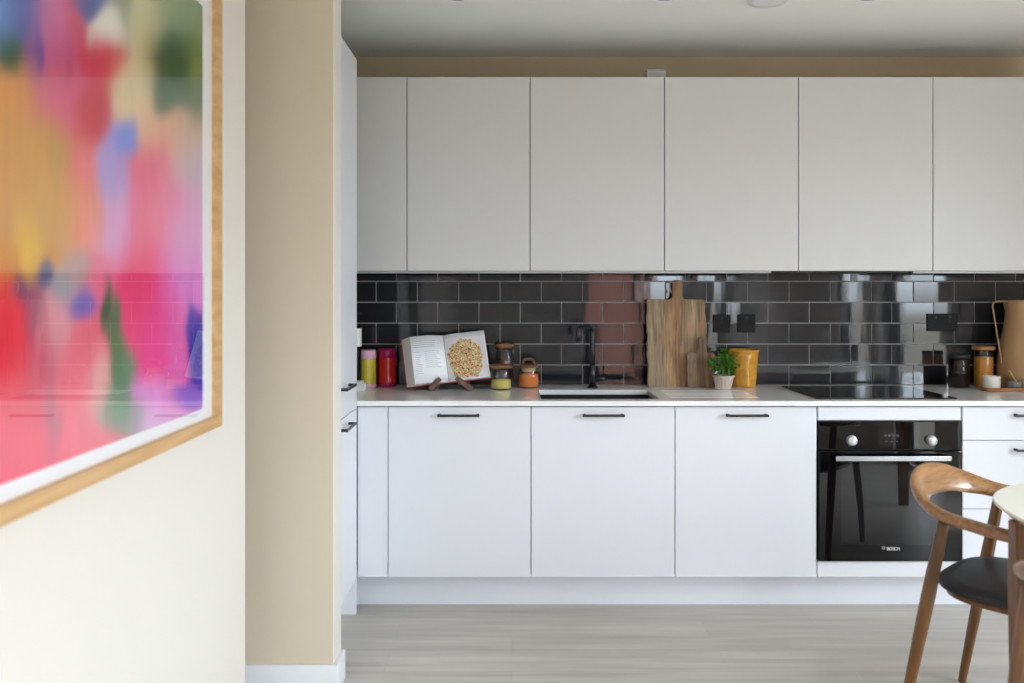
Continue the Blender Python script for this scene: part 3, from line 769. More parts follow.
tt.nodes['Principled BSDF'].inputs['Specular IOR Level'].default_value = 0.1
obj('painting', bm, mp_, t, recalc=False)
bm = BM(); vv = [bm.verts.new(rel(-0.8095, y, z)) for y, z in i4]; bm.faces.new(vv)
obj('glazing', bm, M['pic_glass'], t)

# ---------------------------------------------------------------- worktop things, left to right
def jar_glass(bm, r, h, t=0.003, n=40):
    lathe(bm, [(0, 0.0), (r - 0.004, 0.0), (r, 0.005), (r, h - 0.008), (r - 0.005, h), (r - 0.005 - t, h), (r - t, h - 0.01), (r - t, 0.006), (0, 0.005)], n)

# black bottle with white label at the far left
t = thing('pump_bottle', 'black pump bottle with a white label, at the left edge of the worktop', 'bottle', (-0.742, 4.02, WZ1))
bm = BM(); lathe(bm, [(0, 0), (0.036, 0), (0.039, 0.004), (0.039, 0.285), (0.03, 0.302), (0.014, 0.308), (0.014, 0.32), (0, 0.32)], 32); obj('bottle_body', bm, M['bottle_dark'], t)
bm = BM(); lathe(bm, [(0.0395, 0.200), (0.0397, 0.201), (0.0397, 0.283), (0.0395, 0.284)], 32); obj('label_band', bm, M['paper_white'], t)
bm = BM(); lathe(bm, [(0, 0.32), (0.016, 0.32), (0.016, 0.335), (0.005, 0.337), (0.005, 0.352), (0, 0.352)], 20); box(bm, -0.008, 0.04, -0.007, 0.007, 0.349, 0.358, 0.002, 1); obj('pump', bm, M['black_matt'], t)
# small white box beside it
t = thing('small_box', 'small white lidded box at the left end of the worktop', 'box', (-0.735, 3.965, WZ1))
bm = BM(); box(bm, -0.06, 0.058, -0.03, 0.03, 0, 0.032, 0.002, 2); obj('box_base', bm, M['paper_white'], t)
bm = BM(); box(bm, -0.06, 0.049, -0.032, 0.032, 0.032, 0.044, 0.003, 2); obj('lid', bm, M['paper_white'], t)

def canister(x, y, r, h, base, band, ribs, label, stack):
    t = thing('canister', label, 'canister', (x, y, WZ1))
    bm = BM(); n = 72; prof = [(0.0, 0.0), (r * 0.97, 0.0), (r, 0.004), (r, 0.018)]
    lathe(bm, prof, n); obj('foot_ring', bm, band, t)
    bm = BM(); rings = []
    for z in (0.018, h * 0.76):
        rings.append([bm.verts.new(((r - (0.0016 if ribs and i % 3 == 0 else 0)) * math.cos(2 * PI * i / n), (r - (0.0016 if ribs and i % 3 == 0 else 0)) * math.sin(2 * PI * i / n), z)) for i in range(n)])
    for i in range(n):
        f = bm.faces.new([rings[0][i], rings[0][(i + 1) % n], rings[1][(i + 1) % n], rings[1][i]]); f.smooth = True
    obj('body', bm, base, t)
    bm = BM(); lathe(bm, [(r, h * 0.76), (r + 0.0008, h * 0.765), (r + 0.0008, h - 0.004), (r - 0.003, h), (0, h)], n); obj('lid', bm, band, t)
canister(-0.690, 4.105, 0.042, 0.178, M['yellow_can'], M['pink'], True, 'yellow ribbed canister with a pale pink lid', 0)
canister(-0.601, 4.145, 0.043, 0.182, M['red_can'], M['magenta'], True, 'red ribbed canister with a magenta lid', 0)

# cookbook leaning open on a stand
BX, BY, BZ = -0.292, 3.985, 0.921
bk = thing('open_cookbook', 'open cookbook showing a pasta photo, propped on a wooden stand', 'book', (BX, BY, BZ))
Rb = (Matrix.Rotation(math.radians(10), 4, 'Z') @ Matrix.Rotation(math.radians(-5.5), 4, 'Y') @ Matrix.Rotation(math.radians(-20), 4, 'X'))
BH = 0.226
def prof_z(u):                                # height of the page surface above the cover, towards the viewer
    a = abs(u)
    if u < 0: return 0.006 + 0.036 * math.sin(min(1, a / 0.10) * PI / 2) 
    return 0.006 + 0.014 * math.sin(min(1, a / 0.05) * PI / 2) * (1 + 0.3 * (a / 0.2))
def bpt(u, v, off=0.0, z=None):
    zz = (prof_z(u) if z is None else z) + off
    return Rb @ Vector((u, -zz, v))
UL, UR = -0.158, 0.192
def sheet(u0, u1, v0, v1, off, n=20, nv=1):
    bm = BM(); g_ = [[bm.verts.new(bpt(u0 + (u1 - u0) * i / n, v0 + (v1 - v0) * j / nv, off)) for j in range(nv + 1)] for i in range(n + 1)]
    for i in range(n):
        for j in range(nv):
            f = bm.faces.new([g_[i][j], g_[i + 1][j], g_[i + 1][j + 1], g_[i][j + 1]]); f.smooth = True
    return bm
def block(u0, u1, flare):
    bm = BM(); n = 20
    top, bot = [], []
    for i in range(n + 1):
        u = u0 + (u1 - u0) * i / n
        top.append((bm.verts.new(bpt(u, 0)), bm.verts.new(bpt(u, BH))))
        s_ = u * (1 + flare)
        bot.append((bm.verts.new(bpt(s_, 0, 0, 0.003)), bm.verts.new(bpt(s_, BH, 0, 0.003))))
    for i in range(n):
        for A in (top, bot):
            f = bm.faces.new([A[i][0], A[i + 1][0], A[i + 1][1], A[i][1]]); f.smooth = True; f.material_index = 0 if A is top else 1
        for k in (0, 1):
            f = bm.faces.new([top[i][k], top[i + 1][k], bot[i + 1][k], bot[i][k]]); f.material_index = 1
    for i in (0, n):
        f = bm.faces.new([top[i][0], top[i][1], bot[i][1], bot[i][0]]); f.material_index = 1
    return bm
o = obj('left_pages', block(UL, -0.001, 0.22), [M['page'], M['page_edge']], bk)
o = obj('right_pages', block(0.001, UR, 0.02), [M['page'], M['page_edge']], bk)
bm = BM()
def slab(u0, u1, z0, z1, v0, v1):
    P = [bpt(u, v, 0, z) for z in (z0, z1) for v in (v0, v1) for u in (u0, u1)]
    vs_ = [bm.verts.new(p) for p in P]
    for q in ((0, 2, 3, 1), (4, 5, 7, 6), (0, 1, 5, 4), (2, 6, 7, 3), (0, 4, 6, 2), (1, 3, 7, 5)): bm.faces.new([vs_[i] for i in q])
slab(-0.196, 0.197, -0.0005, 0.0025, -0.003, BH + 0.003)
obj('cover', bm, M['book_cover'], bk)
bm = BM()                                      # printed text: thin lines following the page
rr = random.Random(5)
def line(u0, u1, v, th):
    n = 10
    lo = [bm.verts.new(bpt(u0 + (u1 - u0) * i / n, v, 0.0006)) for i in range(n + 1)]; hi = [bm.verts.new(bpt(u0 + (u1 - u0) * i / n, v + th, 0.0006)) for i in range(n + 1)]
    for i in range(n): bm.faces.new([lo[i], lo[i + 1], hi[i + 1], hi[i]])
for k in range(4): line(-0.145, -0.03 - rr.random() * 0.02, BH - 0.028 - 0.009 * k, 0.003)
for k in range(13): line(-0.145, -0.112 - rr.random() * 0.012, BH - 0.078 - 0.0085 * k, 0.0022)
for k in range(9): line(-0.098, -0.025 - rr.random() * 0.02, BH - 0.078 - 0.0095 * k, 0.0028)
obj('printed_text', bm, M['ink'], bk, recalc=False)
def food_mat():
    m = bpy.data.materials.new('pasta_dish_photo'); m.use_nodes = True
    t = m.node_tree; b = t.nodes['Principled BSDF']; b.inputs['Roughness'].default_value = 0.45
    tc = t.nodes.new('ShaderNodeTexCoord'); ns = t.nodes.new('ShaderNodeTexNoise'); ns.inputs['Scale'].default_value = 62; ns.inputs['Distortion'].default_value = 2.2; ns.inputs['Detail'].default_value = 2
    t.links.new(tc.outputs['Object'], ns.inputs[0])
    rp = t.nodes.new('ShaderNodeValToRGB'); el = rp.color_ramp.elements; rp.color_ramp.interpolation = 'LINEAR'
    el[0].position = 0.3; el[0].color = srgb(58, 62, 30); el[1].position = 0.72; el[1].color = srgb(214, 96, 56)
    for p, c in ((0.40, srgb(104, 112, 52)), (0.455, srgb(206, 186, 124)), (0.505, srgb(246, 234, 196)), (0.55, srgb(196, 158, 96)), (0.60, srgb(190, 84, 48))):
        q = el.new(p); q.color = c
    t.links.new(ns.outputs[0], rp.inputs[0]); t.links.new(rp.outputs[0], b.inputs['Base Color'])
    return m
M['food'] = food_mat()
bm = BM(); NU = 60; cu, cv_ = 0.090, 0.100      # irregular heap outline on the page
gv = {}
def gvert(i, j):
    if (i, j) not in gv: gv[(i, j)] = bm.verts.new(bpt(0.006 + 0.172 * i / NU, 0.008 + 0.205 * j / NU, 0.0013))
    return gv[(i, j)]
for i in range(NU):
    for j in range(NU):
        u = 0.006 + 0.172 * (i + 0.5) / NU - cu; v = 0.008 + 0.205 * (j + 0.5) / NU - cv_
        a = math.atan2(v / 0.094, u / 0.08); q = 1 + 0.05 * math.sin(5 * a) + 0.04 * math.sin(11 * a + 1) + 0.025 * math.sin(23 * a)
        if (abs(u / 0.08) ** 2.6 + abs(v / 0.094) ** 2.6) ** (1 / 2.6) < q * 0.97:
            bm.faces.new([gvert(i, j), gvert(i + 1, j), gvert(i + 1, j + 1), gvert(i, j + 1)])
obj('dish_photo', bm, M['food'], bk, recalc=False)
M['platter'] = mat('platter_photo', srgb(216, 214, 214), 0.5)
bm = sheet(0.006, UR - 0.004, 0.006, BH - 0.02, 0.0007); obj('photo_background', bm, M['platter'], bk, recalc=False)

st = thing('book_stand', 'small dark wooden book stand under the open cookbook', 'book stand', (BX, BY, WZ1))
def bar(bm, p0, p1, wdt, thk):
    p0, p1 = Vector(p0), Vector(p1); t_ = (p1 - p0).normalized(); s_ = Vector((0, -1, 0)); s_ = (s_ - t_ * s_.dot(t_)).normalized(); u_ = t_.cross(s_)
    vs_ = []
    for p in (p0, p1):
        for a, b2 in ((-1, -1), (1, -1), (1, 1), (-1, 1)): vs_.append(bm.verts.new(p + u_ * a * wdt / 2 + s_ * b2 * thk / 2))
    for q in ((0, 1, 2, 3), (7, 6, 5, 4), (0, 4, 5, 1), (1, 5, 6, 2), (2, 6, 7, 3), (3, 7, 4, 0)): bm.faces.new([vs_[i] for i in q])
for s_, a, b2 in ((-1, (-0.083, -0.052, 0.008), (-0.036, -0.046, 0.058)), (1, (0.108, -0.045, 0.008), (0.036, -0.046, 0.062))):
    bm = BM(); bar(bm, a, b2, 0.022, 0.009)
    box(bm, a[0] * 0.8 - 0.007, a[0] * 0.8 + 0.007, -0.044, 0.034, 0.0005, 0.022 if s_ < 0 else 0.036, 0.001, 1)
    bar(bm, (a[0] * 0.75, 0.030, 0.006), (-a[0] * 0.6, 0.104, 0.16), 0.02, 0.008)
    obj('leg', bm, M['stand_wood'], st)
bm = BM(); tube(bm, [(-0.02, 0.067, 0.085), (0.02, 0.067, 0.085)], 0.006, 10); obj('cross_pin', bm, M['stand_wood'], st)

# storage jars
def storage_jar(name, label, x, y, r, h, fill, fm, gm, lid, parts):
    t = thing(name, label, 'jar', (x, y, WZ1))
    bm = BM(); jar_glass(bm, r, h); obj('glass_body', bm, gm, t)
    bm = BM(); lathe(bm, [(0, 0.0055), (r - 0.0045, 0.0055), (r - 0.0038, 0.009), (r - 0.0038, fill - 0.003), (r * 0.6, fill), (0, fill + 0.002)], 36); obj('contents', bm, fm, t)
    for nm, prof, m_ in parts:
        bm = BM(); lathe(bm, prof, 36); obj(nm, bm, m_, t)
    return t
storage_jar('storage_jar', 'low round glass jar of yellow grain with a dark lid beside the cookbook', -0.0515, 4.02, 0.05, 0.098, 0.046, M['yellow_grain'], M['glass'], None,
    [('lid', [(0, 0.0985), (0.048, 0.0985), (0.051, 0.101), (0.051, 0.112), (0.046, 0.115), (0, 0.115)], M['acacia'])])
storage_jar('storage_jar', 'taller glass jar with a wooden lid behind the jar of yellow grain', -0.035, 4.135, 0.045, 0.182, 0.125, M['kidney'], M['glass'], None,
    [('lid', [(0, 0.1825), (0.042, 0.1825), (0.047, 0.184), (0.047, 0.205), (0.042, 0.208), (0, 0.208)], M['acacia'])])
t3 = storage_jar('storage_jar', 'round glass jar of orange lentils with a wooden loop lid', 0.078, 4.085, 0.051, 0.094, 0.066, M['lentil'], M['glass'], None,
    [('stopper', [(0, 0.074), (0.028, 0.074), (0.033, 0.078), (0.033, 0.094), (0, 0.094)], M['cork']),
     ('lid', [(0, 0.0945), (0.036, 0.0945), (0.044, 0.097), (0.044, 0.106), (0.036, 0.110), (0, 0.110)], M['acacia'])])
bm = BM(); tube(bm, [(-0.026, 0, 0.108), (-0.026, 0, 0.118)] + bezier((-0.026, 0, 0.12), (-0.024, 0, 0.134), (-0.01, 0, 0.134), 5) + bezier((0.01, 0, 0.134), (0.024, 0, 0.134), (0.026, 0, 0.12), 5) + [(0.026, 0, 0.108)], 0.006, 10); obj('loop_handle', bm, M['acacia'], t3)

# chopping boards leaning against the tiles (rough edges, tapered handle)
def chopping_board(name, label, pxl, pxr, pyb, pyt, hx0, hx1, hyt, yb, lean_to, th, m_, seed, ytop=4.19):
    rnd = random.Random(seed)
    xl, zb = at(pxl, pyb, yb); xr, _ = at(pxr, pyb, yb); _, zt = at(0, pyt, ytop)
    hxa = at(hx0, 0, ytop)[0]; hxb = at(hx1, 0, ytop)[0]; _, zh = at(0, hyt, ytop)
    cx = (xl + xr) / 2; H = zt - WZ1; HH = zh - WZ1
    lean = math.atan2(lean_to - yb, HH)
    H /= math.cos(lean); HH /= math.cos(lean)
    hw = (xr - xl) / 2; pts = []
    n = 14
    wob = lambda i, a: a * (math.sin(i * 1.3 + seed) + 0.6 * math.sin(i * 2.9 + seed * 2)) 
    for i in range(9): pts.append((-hw + 2 * hw * i / 8 * 1.0, 0.0 + (0.004 if i in (0, 8) else 0)))
    for i in range(1, n): pts.append((hw + wob(i, 0.0022), H * i / n))
    c0, c1 = hxa - cx, hxb - cx
    pts += [(hw - 0.003, H - 0.006), (hw - 0.010, H)]
    pts += [(c1 + 0.022, H), (c1 + 0.008, H + 0.004), (c1 + 0.001, H + 0.016)]
    pts += [(c1 + 0.002, HH - 0.018), (c1 - 0.004, HH - 0.004), ((c0 + c1) / 2, HH), (c0 + 0.004, HH - 0.004), (c0 - 0.002, HH - 0.018)]
    pts += [(c0 - 0.001, H + 0.016), (c0 - 0.008, H + 0.004), (c0 - 0.022, H)]
    pts += [(-hw + 0.010, H), (-hw + 0.002, H - 0.006)]
    for i in range(n - 1, 0, -1): pts.append((-hw + wob(i + 7, 0.0026), H * i / n))
    bm = BM()
    f0 = [bm.verts.new((x, 0, z)) for x, z in pts]
    face = bm.faces.new(f0)
    ex = bmesh.ops.extrude_face_region(bm, geom=[face]); vsn = [v for v in ex['geom'] if isinstance(v, bmesh.types.BMVert)]
    bmesh.ops.translate(bm, verts=vsn, vec=(0, th, 0))
    bmesh.ops.recalc_face_normals(bm, faces=bm.faces[:])
    es = [ed for ed in bm.edges if len(ed.link_faces) == 2 and ed.calc_face_angle(0) > 1.2 and abs(ed.verts[0].co.y - ed.verts[1].co.y) < 1e-6]
    bmesh.ops.bevel(bm, geom=es, offset=0.003, segments=2, affect='EDGES')
    o = obj(name, bm, m_)
    o.location = (cx, yb, WZ1 + 0.0005); o.rotation_euler = (-lean, 0, 0)
    tag(o, label, 'chopping board')
    return o
chopping_board('chopping_board', 'large rough wooden chopping board with a handle leaning on the tiles', 648, 707.5, 386.5, 299.5, 673, 682.5, 279.8, 4.115, 4.172, 0.022, M['board'], 1, 4.16)
chopping_board('chopping_board', 'small wooden chopping board leaning in front of the large one', 687.5, 715.5, 387.5, 352.5, 698.6, 703.4, 336, 4.075, 4.095, 0.014, M['board2'], 4, 4.09)
# hanging loop on the large board
bm = BM(); xx, zz = at(674, 279, 4.15)
tube(bm, bezier((xx + 0.002, 4.148, 1.385), (xx - 0.03, 4.150, 1.40), (xx - 0.018, 4.152, 1.352), 10) + [(xx - 0.012, 4.150, 1.335)], 0.003, 8)
tag(obj('hanging_cord', bm, M['rubber']), 'pale cord loop hanging from the large chopping board handle', 'cord')

# basil in a ribbed clay pot
t = thing('potted_basil', 'small green basil plant in a pale ribbed pot beside the mustard pot', 'potted plant', (0.985, 4.012, WZ1))
bm = BM(); n = 64; prof = [(0.030, 0.0), (0.033, 0.003), (0.0465, 0.056), (0.051, 0.058), (0.052, 0.066), (0.048, 0.066), (0.044, 0.055)]
rings = []
for k, (r, z) in enumerate(prof):
    rings.append([bm.verts.new(((r + (0.0012 if 0 < k < 3 and i % 4 < 2 else 0)) * math.cos(2 * PI * i / n), (r + (0.0012 if 0 < k < 3 and i % 4 < 2 else 0)) * math.sin(2 * PI * i / n), z)) for i in range(n)])
for a, b2 in zip(rings, rings[1:]):
    for i in range(n): bm.faces.new([a[i], a[(i + 1) % n], b2[(i + 1) % n], b2[i]])
bm.faces.new(rings[0][::-1]); obj('plant_pot', bm, M['pot_clay'], t)
bm = BM(); lathe(bm, [(0, 0.054), (0.0435, 0.0545), (0.0435, 0.05), (0, 0.05)], 24); obj('soil', bm, M['soil'], t)
rl = random.Random(11); bmL = BM(); bmS = BM()
def leaf(bm, base, d, up, L, Wd):
    d = d.normalized(); s_ = d.cross(up).normalized(); u_ = s_.cross(d).normalized(); n = 5
    mid, le, ri = [], [], []
    for i in range(n + 1):
        t_ = i / n; wv = Wd * math.sin(PI * min(1, t_ * 0.92 + 0.08)) ** 0.8 * (1 - 0.25 * t_) if 0 < i < n else 0.0003
        c = base + d * L * t_ - u_ * (L * 0.35 * t_ * t_)
        mid.append(bm.verts.new(c - u_ * 0.0008)); le.append(bm.verts.new(c + s_ * wv + u_ * wv * 0.35)); ri.append(bm.verts.new(c - s_ * wv + u_ * wv * 0.35))
    for i in range(n):
        f = bm.faces.new([mid[i], mid[i + 1], le[i + 1], le[i]]); f.smooth = True
        f = bm.faces.new([mid[i], ri[i], ri[i + 1], mid[i + 1]]); f.smooth = True
for k in range(17):
    a = rl.random() * 2 * PI; r0 = rl.random() * 0.03; top = Vector((math.cos(a) * (r0 + 0.03), math.sin(a) * (r0 + 0.03), 0.095 + rl.random() * 0.07))
    if k < 4: top = Vector((rl.uniform(-0.015, 0.015), rl.uniform(-0.015, 0.015), 0.155 + 0.009 * k))
    b0 = Vector((math.cos(a) * r0, math.sin(a) * r0, 0.05))
    pts = bezier(b0, Vector((b0.x, b0.y, top.z * 0.7)), top, 6); tube(bmS, pts, 0.0013, 6)
    for j in range(3, 7):
        for q in range(2 if j < 6 else 5):
            aa = rl.random() * 2 * PI; d = Vector((math.cos(aa), math.sin(aa), rl.uniform(-0.1, 0.6)))
            leaf(bmL, pts[j], d, Vector((0, 0, 1)), rl.uniform(0.022, 0.036), rl.uniform(0.008, 0.013))
obj('stems', bmS, M['stem'], t); obj('foliage', bmL, M['leaf'], t, recalc=False)

# mustard utensil pot
t = thing('utensil_pot', 'mustard yellow ceramic pot with embossed pattern right of the basil', 'pot', (1.108, 4.128, WZ1))
bm = BM(); n = 72; H = 0.178; rings = []
prof = [(0.054, 0.0), (0.058, 0.003)] + [(0.058 + 0.015 * (k / 16), 0.003 + 0.165 * k / 16) for k in range(1, 17)] + [(0.0765, H - 0.008), (0.0765, H), (0.0715, H), (0.069, H - 0.02), (0.056, 0.012), (0.0, 0.010)]
for k, (r, z) in enumerate(prof[:-1]):
    row = []
    for i in range(n):
        th = 2 * PI * i / n; e_ = 0
        if 2 <= k < 17:
            e_ = 0.0032 * max(0, math.sin(th * 7) * math.cos((z / 0.165 - 0.5) * PI)) + (0.0014 if k in (5, 14) else 0)
        row.append(bm.verts.new(((r + e_) * math.cos(th), (r + e_) * math.sin(th), z)))
    rings.append(row)
for a, b2 in zip(rings, rings[1:]):
    for i in range(n):
        f = bm.faces.new([a[i], a[(i + 1) % n], b2[(i + 1) % n], b2[i]]); f.smooth = True
bm.faces.new(rings[0][::-1]); bm.faces.new(rings[-1])
obj('pot_body', bm, M['mustard'], t)

# jars, tray and jug at the right end
t = storage_jar('storage_jar', 'smoky glass jar with a dark lid left of the wooden-lidded jar', 2.118, 4.08, 0.047, 0.138, 0.07, M['coffee'], M['smoke_glass'], None,
    [('lid', [(0, 0.1385), (0.045, 0.1385), (0.048, 0.14), (0.048, 0.156), (0.043, 0.159), (0, 0.159)], M['black_matt'])])
t = storage_jar('storage_jar', 'tall glass jar of amber pasta with a wooden lid beside the tan jug', 2.245, 4.10, 0.045, 0.176, 0.145, M['pasta'], M['glass'], None,
    [('lid', [(0, 0.1765), (0.044, 0.1765), (0.05, 0.18), (0.05, 0.192), (0.045, 0.196), (0, 0.196)], M['tray_wood'])])
t = thing('serving_tray', 'small low wooden tray holding the salt glass and white pot', 'tray', (2.255, 3.955, WZ1))
bm = BM(); lp = [rrect(0.088, 0.036, 0.02, 0.0), rrect(0.095, 0.043, 0.02, 0.003), rrect(0.098, 0.046, 0.02, 0.016), rrect(0.092, 0.040, 0.018, 0.016), rrect(0.090, 0.038, 0.016, 0.008)]
lv = [[bm.verts.new(p) for p in L2] for L2 in lp]
for a, b2 in zip(lv, lv[1:]):
    for i in range(len(a)): bm.faces.new([a[i], a[(i + 1) % len(a)], b2[(i + 1) % len(a)], b2[i]])
bm.faces.new(lv[0][::-1]); bm.faces.new(lv[-1]); obj('tray_body', bm, M['tray_wood'], t)
t = thing('ramekin', 'small white ceramic pot on the wooden tray', 'pot', (2.203, 3.955, WZ1 + 0.008))
bm = BM(); lathe(bm, [(0, 0), (0.033, 0), (0.036, 0.004), (0.037, 0.058), (0.035, 0.06), (0.033, 0.058), (0.032, 0.01), (0, 0.008)], 36); obj('pot_body', bm, M['white_ceramic'], t)
t = thing('salt_glass', 'small glass of salt on the right of the wooden tray', 'glass', (2.305, 3.955, WZ1 + 0.008))
bm = BM(); lathe(bm, [(0, 0), (0.032, 0), (0.034, 0.003), (0.037, 0.052), (0.0345, 0.052), (0.031, 0.006), (0, 0.005)], 36); obj('glass_body', bm, M['glass'], t)
bm = BM(); lathe(bm, [(0, 0.0055), (0.0305, 0.0065), (0.0325, 0.03), (0, 0.034)], 30); obj('salt', bm, M['salt'], t)
bm = BM(); tube(bm, [(0.014, -0.008, 0.022), (0.0, 0.0, 0.05), (-0.018, 0.008, 0.084)], [0.0045, 0.003, 0.0045], 10)
o = obj('salt_spoon', bm, M['frame_oak']); o.location = (2.305, 3.955, WZ1 + 0.008); tag(o, 'little pale wooden spoon standing in the salt glass', 'spoon')

t = thing('ceramic_jug', 'large tan ceramic jug with a thin loop handle at the right edge', 'jug', (2.425, 4.07, WZ1))
bm = BM()
outer = [(0, 0), (0.09, 0.0), (0.105, 0.006), (0.118, 0.04), (0.121, 0.085), (0.115, 0.15), (0.103, 0.22), (0.092, 0.28), (0.085, 0.325), (0.083, 0.36), (0.088, 0.392), (0.094, 0.412), (0.092, 0.415), (0.088, 0.412), (0.080, 0.39), (0.077, 0.36), (0.079, 0.32), (0.097, 0.22), (0.112, 0.085), (0.09, 0.012), (0, 0.01)]
lathe(bm, outer, 56); obj('jug_body', bm, M['tan_ceramic'], t)
bm = BM()
pp = bezier((-0.086, -0.01, 0.405), (-0.150, -0.012, 0.420), (-0.160, -0.014, 0.395), 8) + bezier((-0.161, -0.014, 0.385), (-0.145, -0.014, 0.28), (-0.116, -0.012, 0.12), 10)
tube(bm, pp, 0.0036, 10); obj('handle', bm, M['tan_ceramic'], t)

# ---------------------------------------------------------------- ceiling fittings
t = thing('smoke_detector', 'round white ceiling detector near the top edge of the view', 'smoke detector', (1.005, 3.38, ZC))
bm = BM(); lathe(bm, [(0, -0.001), (0.078, -0.001), (0.080, -0.006), (0.076, -0.012), (0, -0.012)], 48); obj('base_plate', bm, M['ceiling'], t)
bm = BM(); lathe(bm, [(0.066, -0.0125), (0.064, -0.014), (0.05, -0.015), (0, -0.015)], 48); obj('cover', bm, M['trim'], t)
dl = None
for px, lab in ((457, 'recessed ceiling downlight over the cookbook'), (665, 'recessed ceiling downlight over the chopping boards'), (870, 'recessed ceiling downlight over the hob')):
    x = (px - 512) / 861 * 3.36
    if dl is None:
        dl = thing('downlight', lab, 'downlight', (x, 3.375, ZC), group='ceiling downlights')
        bm = BM(); lathe(bm, [(0.044, 0.0), (0.044, -0.003), (0.040, -0.005), (0.034, -0.004), (0.032, -0.0005)], 40); obj('bezel', bm, M['trim'], dl)
        bm = BM(); lathe(bm, [(0, -0.001), (0.032, -0.001)], 40); obj('lens', bm, M['plastic_grey'], dl)
    else: dup(dl, (x, 3.375, ZC), label=lab)

# ---------------------------------------------------------------- dining chairs and table
def make_chair(label, loc, rotz):
    t = thing('dining_chair', label, 'chair', loc, rotz, group='dining chairs')
    # curved top rail: keys (x, y, z, roll deg, major half, minor half)
    half = [(0.24, 0.266, 0.662, 0, 0.022, 0.015), (0.17, 0.268, 0.666, 0, 0.024, 0.017), (0.10, 0.262, 0.672, 8, 0.026, 0.017), (0.0, 0.238, 0.682, 25, 0.030, 0.018),
            (-0.075, 0.182, 0.705, 48, 0.041, 0.0145), (-0.115, 0.095, 0.728, 62, 0.048, 0.011), (-0.126, 0.0, 0.735, 66, 0.050, 0.0105)]
    keys = half + [(a, -b_, c, d, e_, f) for a, b_, c, d, e_, f in half[-2::-1]]
    P = catmull(keys, 7); bm = BM(); rings = []; n = 20
    for i, k in enumerate(P):
        p = Vector(k[:3]); a = Vector(P[max(i - 1, 0)][:3]); b_ = Vector(P[min(i + 1, len(P) - 1)][:3]); tg = (b_ - a).normalized()
        out = tg.cross(Vector((0, 0, 1))).normalized()
        if out.dot(p - Vector((0.18, 0, p.z))) < 0: out = -out
        up = tg.cross(out).normalized(); up = up if up.z > 0 else -up
        r = math.radians(k[3]); mj = out * math.cos(r) + up * math.sin(r); mn = -out * math.sin(r) + up * math.cos(r)
        sc = 1.0
        if i == 0 or i == len(P) - 1: sc = 0.55
        rings.append([bm.verts.new(p + mj * k[4] * sc * math.copysign(abs(math.cos(2 * PI * j / n)) ** 0.8, math.cos(2 * PI * j / n)) + mn * k[5] * sc * math.copysign(abs(math.sin(2 * PI * j / n)) ** 0.8, math.sin(2 * PI * j / n))) for j in range(n)])
    for a, b_ in zip(rings, rings[1:]):
        for j in range(n):
            f = bm.faces.new([a[j], a[(j + 1) % n], b_[(j + 1) % n], b_[j]]); f.smooth = True
    bm.faces.new(rings[0]); bm.faces.new(rings[-1][::-1])
    obj('top_rail', bm, M['walnut_rail_lit'], t)
    def leg(pts, rad):
        bm = BM(); K = catmull([tuple(p) + (r,) for p, r in zip(pts, rad)], 5)
        tube(bm, [k[:3] for k in K], [k[3] for k in K], 16); return bm
    for s in (-1, 1):
        obj('leg', leg([(-0.116, s * 0.252, 0.0), (-0.072, s * 0.246, 0.24), (-0.035, s * 0.241, 0.44), (0.008, s * 0.236, 0.672)], [0.0125, 0.0175, 0.020, 0.016]), M['walnut'], t)
        obj('leg', leg([(0.40, s * 0.226, 0.0), (0.385, s * 0.220, 0.2), (0.36, s * 0.205, 0.430)], [0.0125, 0.0165, 0.019]), M['walnut'], t)
    def sup(hx, hy, n_, e_): return [(0.172 + hx * math.copysign(abs(math.cos(2 * PI * i / n_)) ** (2 / e_), math.cos(2 * PI * i / n_)), hy * math.copysign(abs(math.sin(2 * PI * i / n_)) ** (2 / e_), math.sin(2 * PI * i / n_))) for i in range(n_)]
    def stack(levels, m_, name):
        bm = BM(); lv = [[bm.verts.new((x, y, z)) for x, y in sup(hx, hy, 56, 3.2)] for hx, hy, z in levels]
        for a, b_ in zip(lv, lv[1:]):
            for i in range(56):
                f = bm.faces.new([a[i], a[(i + 1) % 56], b_[(i + 1) % 56], b_[i]]); f.smooth = True
        bm.faces.new(lv[0][::-1]); bm.faces.new(lv[-1]); return obj(name, bm, m_, t)
    stack([(0.205, 0.205, 0.424), (0.212, 0.213, 0.428), (0.212, 0.213, 0.441), (0.208, 0.208, 0.444)], M['walnut'], 'seat_frame')
    stack([(0.220, 0.216, 0.4445), (0.232, 0.226, 0.449), (0.238, 0.230, 0.458), (0.232, 0.224, 0.469), (0.19, 0.185, 0.477), (0.10, 0.10, 0.481)], M['cushion'], 'seat_cushion')
    return t
# near rear leg top A (1.318, 2.62), lateral axis (.73,.68)
fa = math.atan2(-0.73, 0.68)
fw_ = Vector((math.cos(fa), math.sin(fa))); lt = Vector((-fw_.y, fw_.x))
A = Vector((1.268, 2.542)); org = A + lt * 0.236
c1 = make_chair('walnut armchair with black seat tucked in on the oven side of the table', (org.x, org.y, 0), fa)
c2 = dup(c1, (1.330, 1.81, 0), math.radians(32), label='walnut armchair at the right edge, mostly out of view in front of the table')

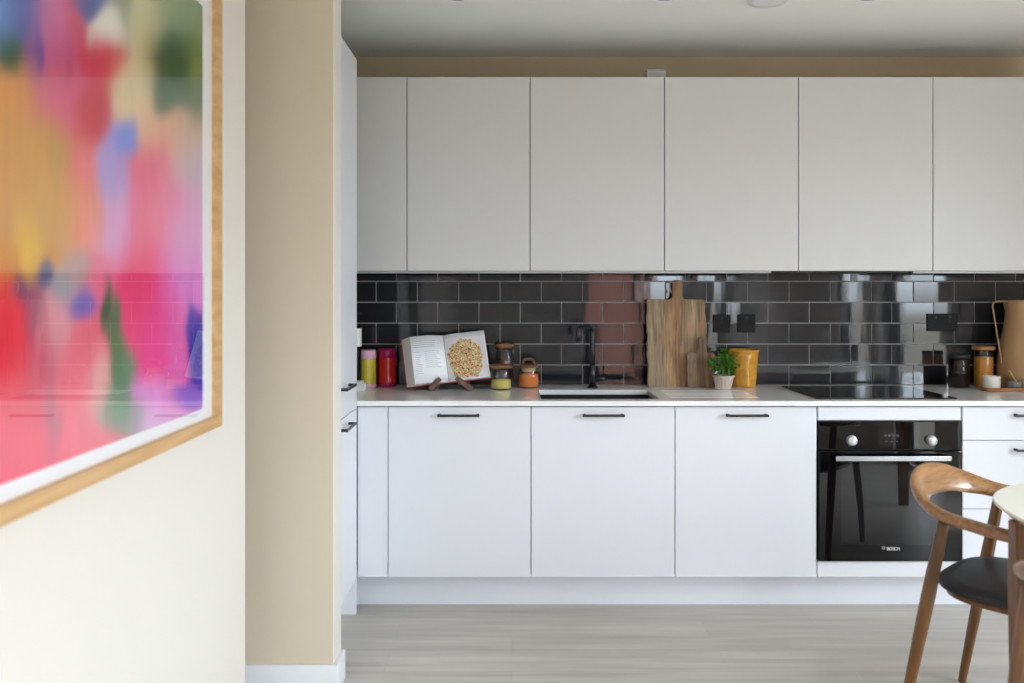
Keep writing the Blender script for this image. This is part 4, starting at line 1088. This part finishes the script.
TC = (2.006, 2.15); TA, TBb = 0.705, 0.55; TZ = 0.76
t = thing('dining_table', 'cream topped dining table with brown wooden legs at the right edge', 'table', (TC[0], TC[1], 0))
def sell(a, b_, n=96, e_=2.5): return [(a * math.copysign(abs(math.cos(2 * PI * i / n)) ** (2 / e_), math.cos(2 * PI * i / n)), b_ * math.copysign(abs(math.sin(2 * PI * i / n)) ** (2 / e_), math.sin(2 * PI * i / n))) for i in range(n)]
bm = BM()
lv = []
for d, z in ((-0.028, TZ - 0.027), (-0.004, TZ - 0.009), (0.0, TZ - 0.006), (0.0, TZ - 0.002), (-0.003, TZ)):
    lv.append([bm.verts.new((x, y, z)) for x, y in sell(TA + d, TBb + d)])
for k, (a, b_) in enumerate(zip(lv, lv[1:])):
    for i in range(96):
        f = bm.faces.new([a[i], a[(i + 1) % 96], b_[(i + 1) % 96], b_[i]]); f.material_index = 1 if k < 2 else 0; f.smooth = k > 0
f = bm.faces.new(lv[-1]); f = bm.faces.new(lv[0][::-1]); f.material_index = 1
obj('table_top', bm, [M['table_top'], M['table_edge']], t)
lp_ = Vector((1.357, 2.275))
for lx, ly in ((lp_.x, lp_.y), (1.80, 1.72), (2.62, 2.36), (2.46, 1.76)):
    for sx in (-1 if lx < TC[0] else 1,):
        cx, cy = lx - TC[0], ly - TC[1]
        bm = BM(); b4 = []
        for z, hx, hy, dx in ((0.0, 0.028, 0.018, 0.004), (0.55, 0.034, 0.022, 0.001), (0.733, 0.036, 0.024, 0.0)):
            b4.append([bm.verts.new((cx + sx * dx + p * hx, cy + q * hy, z)) for p, q in ((-1, -1), (1, -1), (1, 1), (-1, 1))])
        for a, b_ in zip(b4, b4[1:]):
            for i in range(4): bm.faces.new([a[i], a[(i + 1) % 4], b_[(i + 1) % 4], b_[i]])
        bm.faces.new(b4[0][::-1]); bm.faces.new(b4[-1])
        es = [ed for ed in bm.edges if abs(ed.verts[0].co.z - ed.verts[1].co.z) > 0.1]
        bmesh.ops.bevel(bm, geom=es, offset=0.008, segments=3, affect='EDGES')
        obj('leg', bm, M['walnut'], t)
bm = BM()
for s in (-1, 1): box(bm, -0.50, 0.50, s * 0.19 - 0.012, s * 0.19 + 0.012, 0.69, 0.733, 0.002, 1)
for s in (-1, 1): box(bm, s * 0.58 - 0.012, s * 0.58 + 0.012, -0.20, 0.20, 0.70, 0.733, 0.002, 1)
obj('apron', bm, M['walnut'], t)

# ---------------------------------------------------------------- outside, seen only as reflections in the tiles
bm = BM(); box(bm, -3.0, 2.85, -12, -9, -3, 3.6)
tag(obj('brick_building', bm, M['brick']), 'red brick building outside the rear window, seen mirrored in the tiles', 'building')
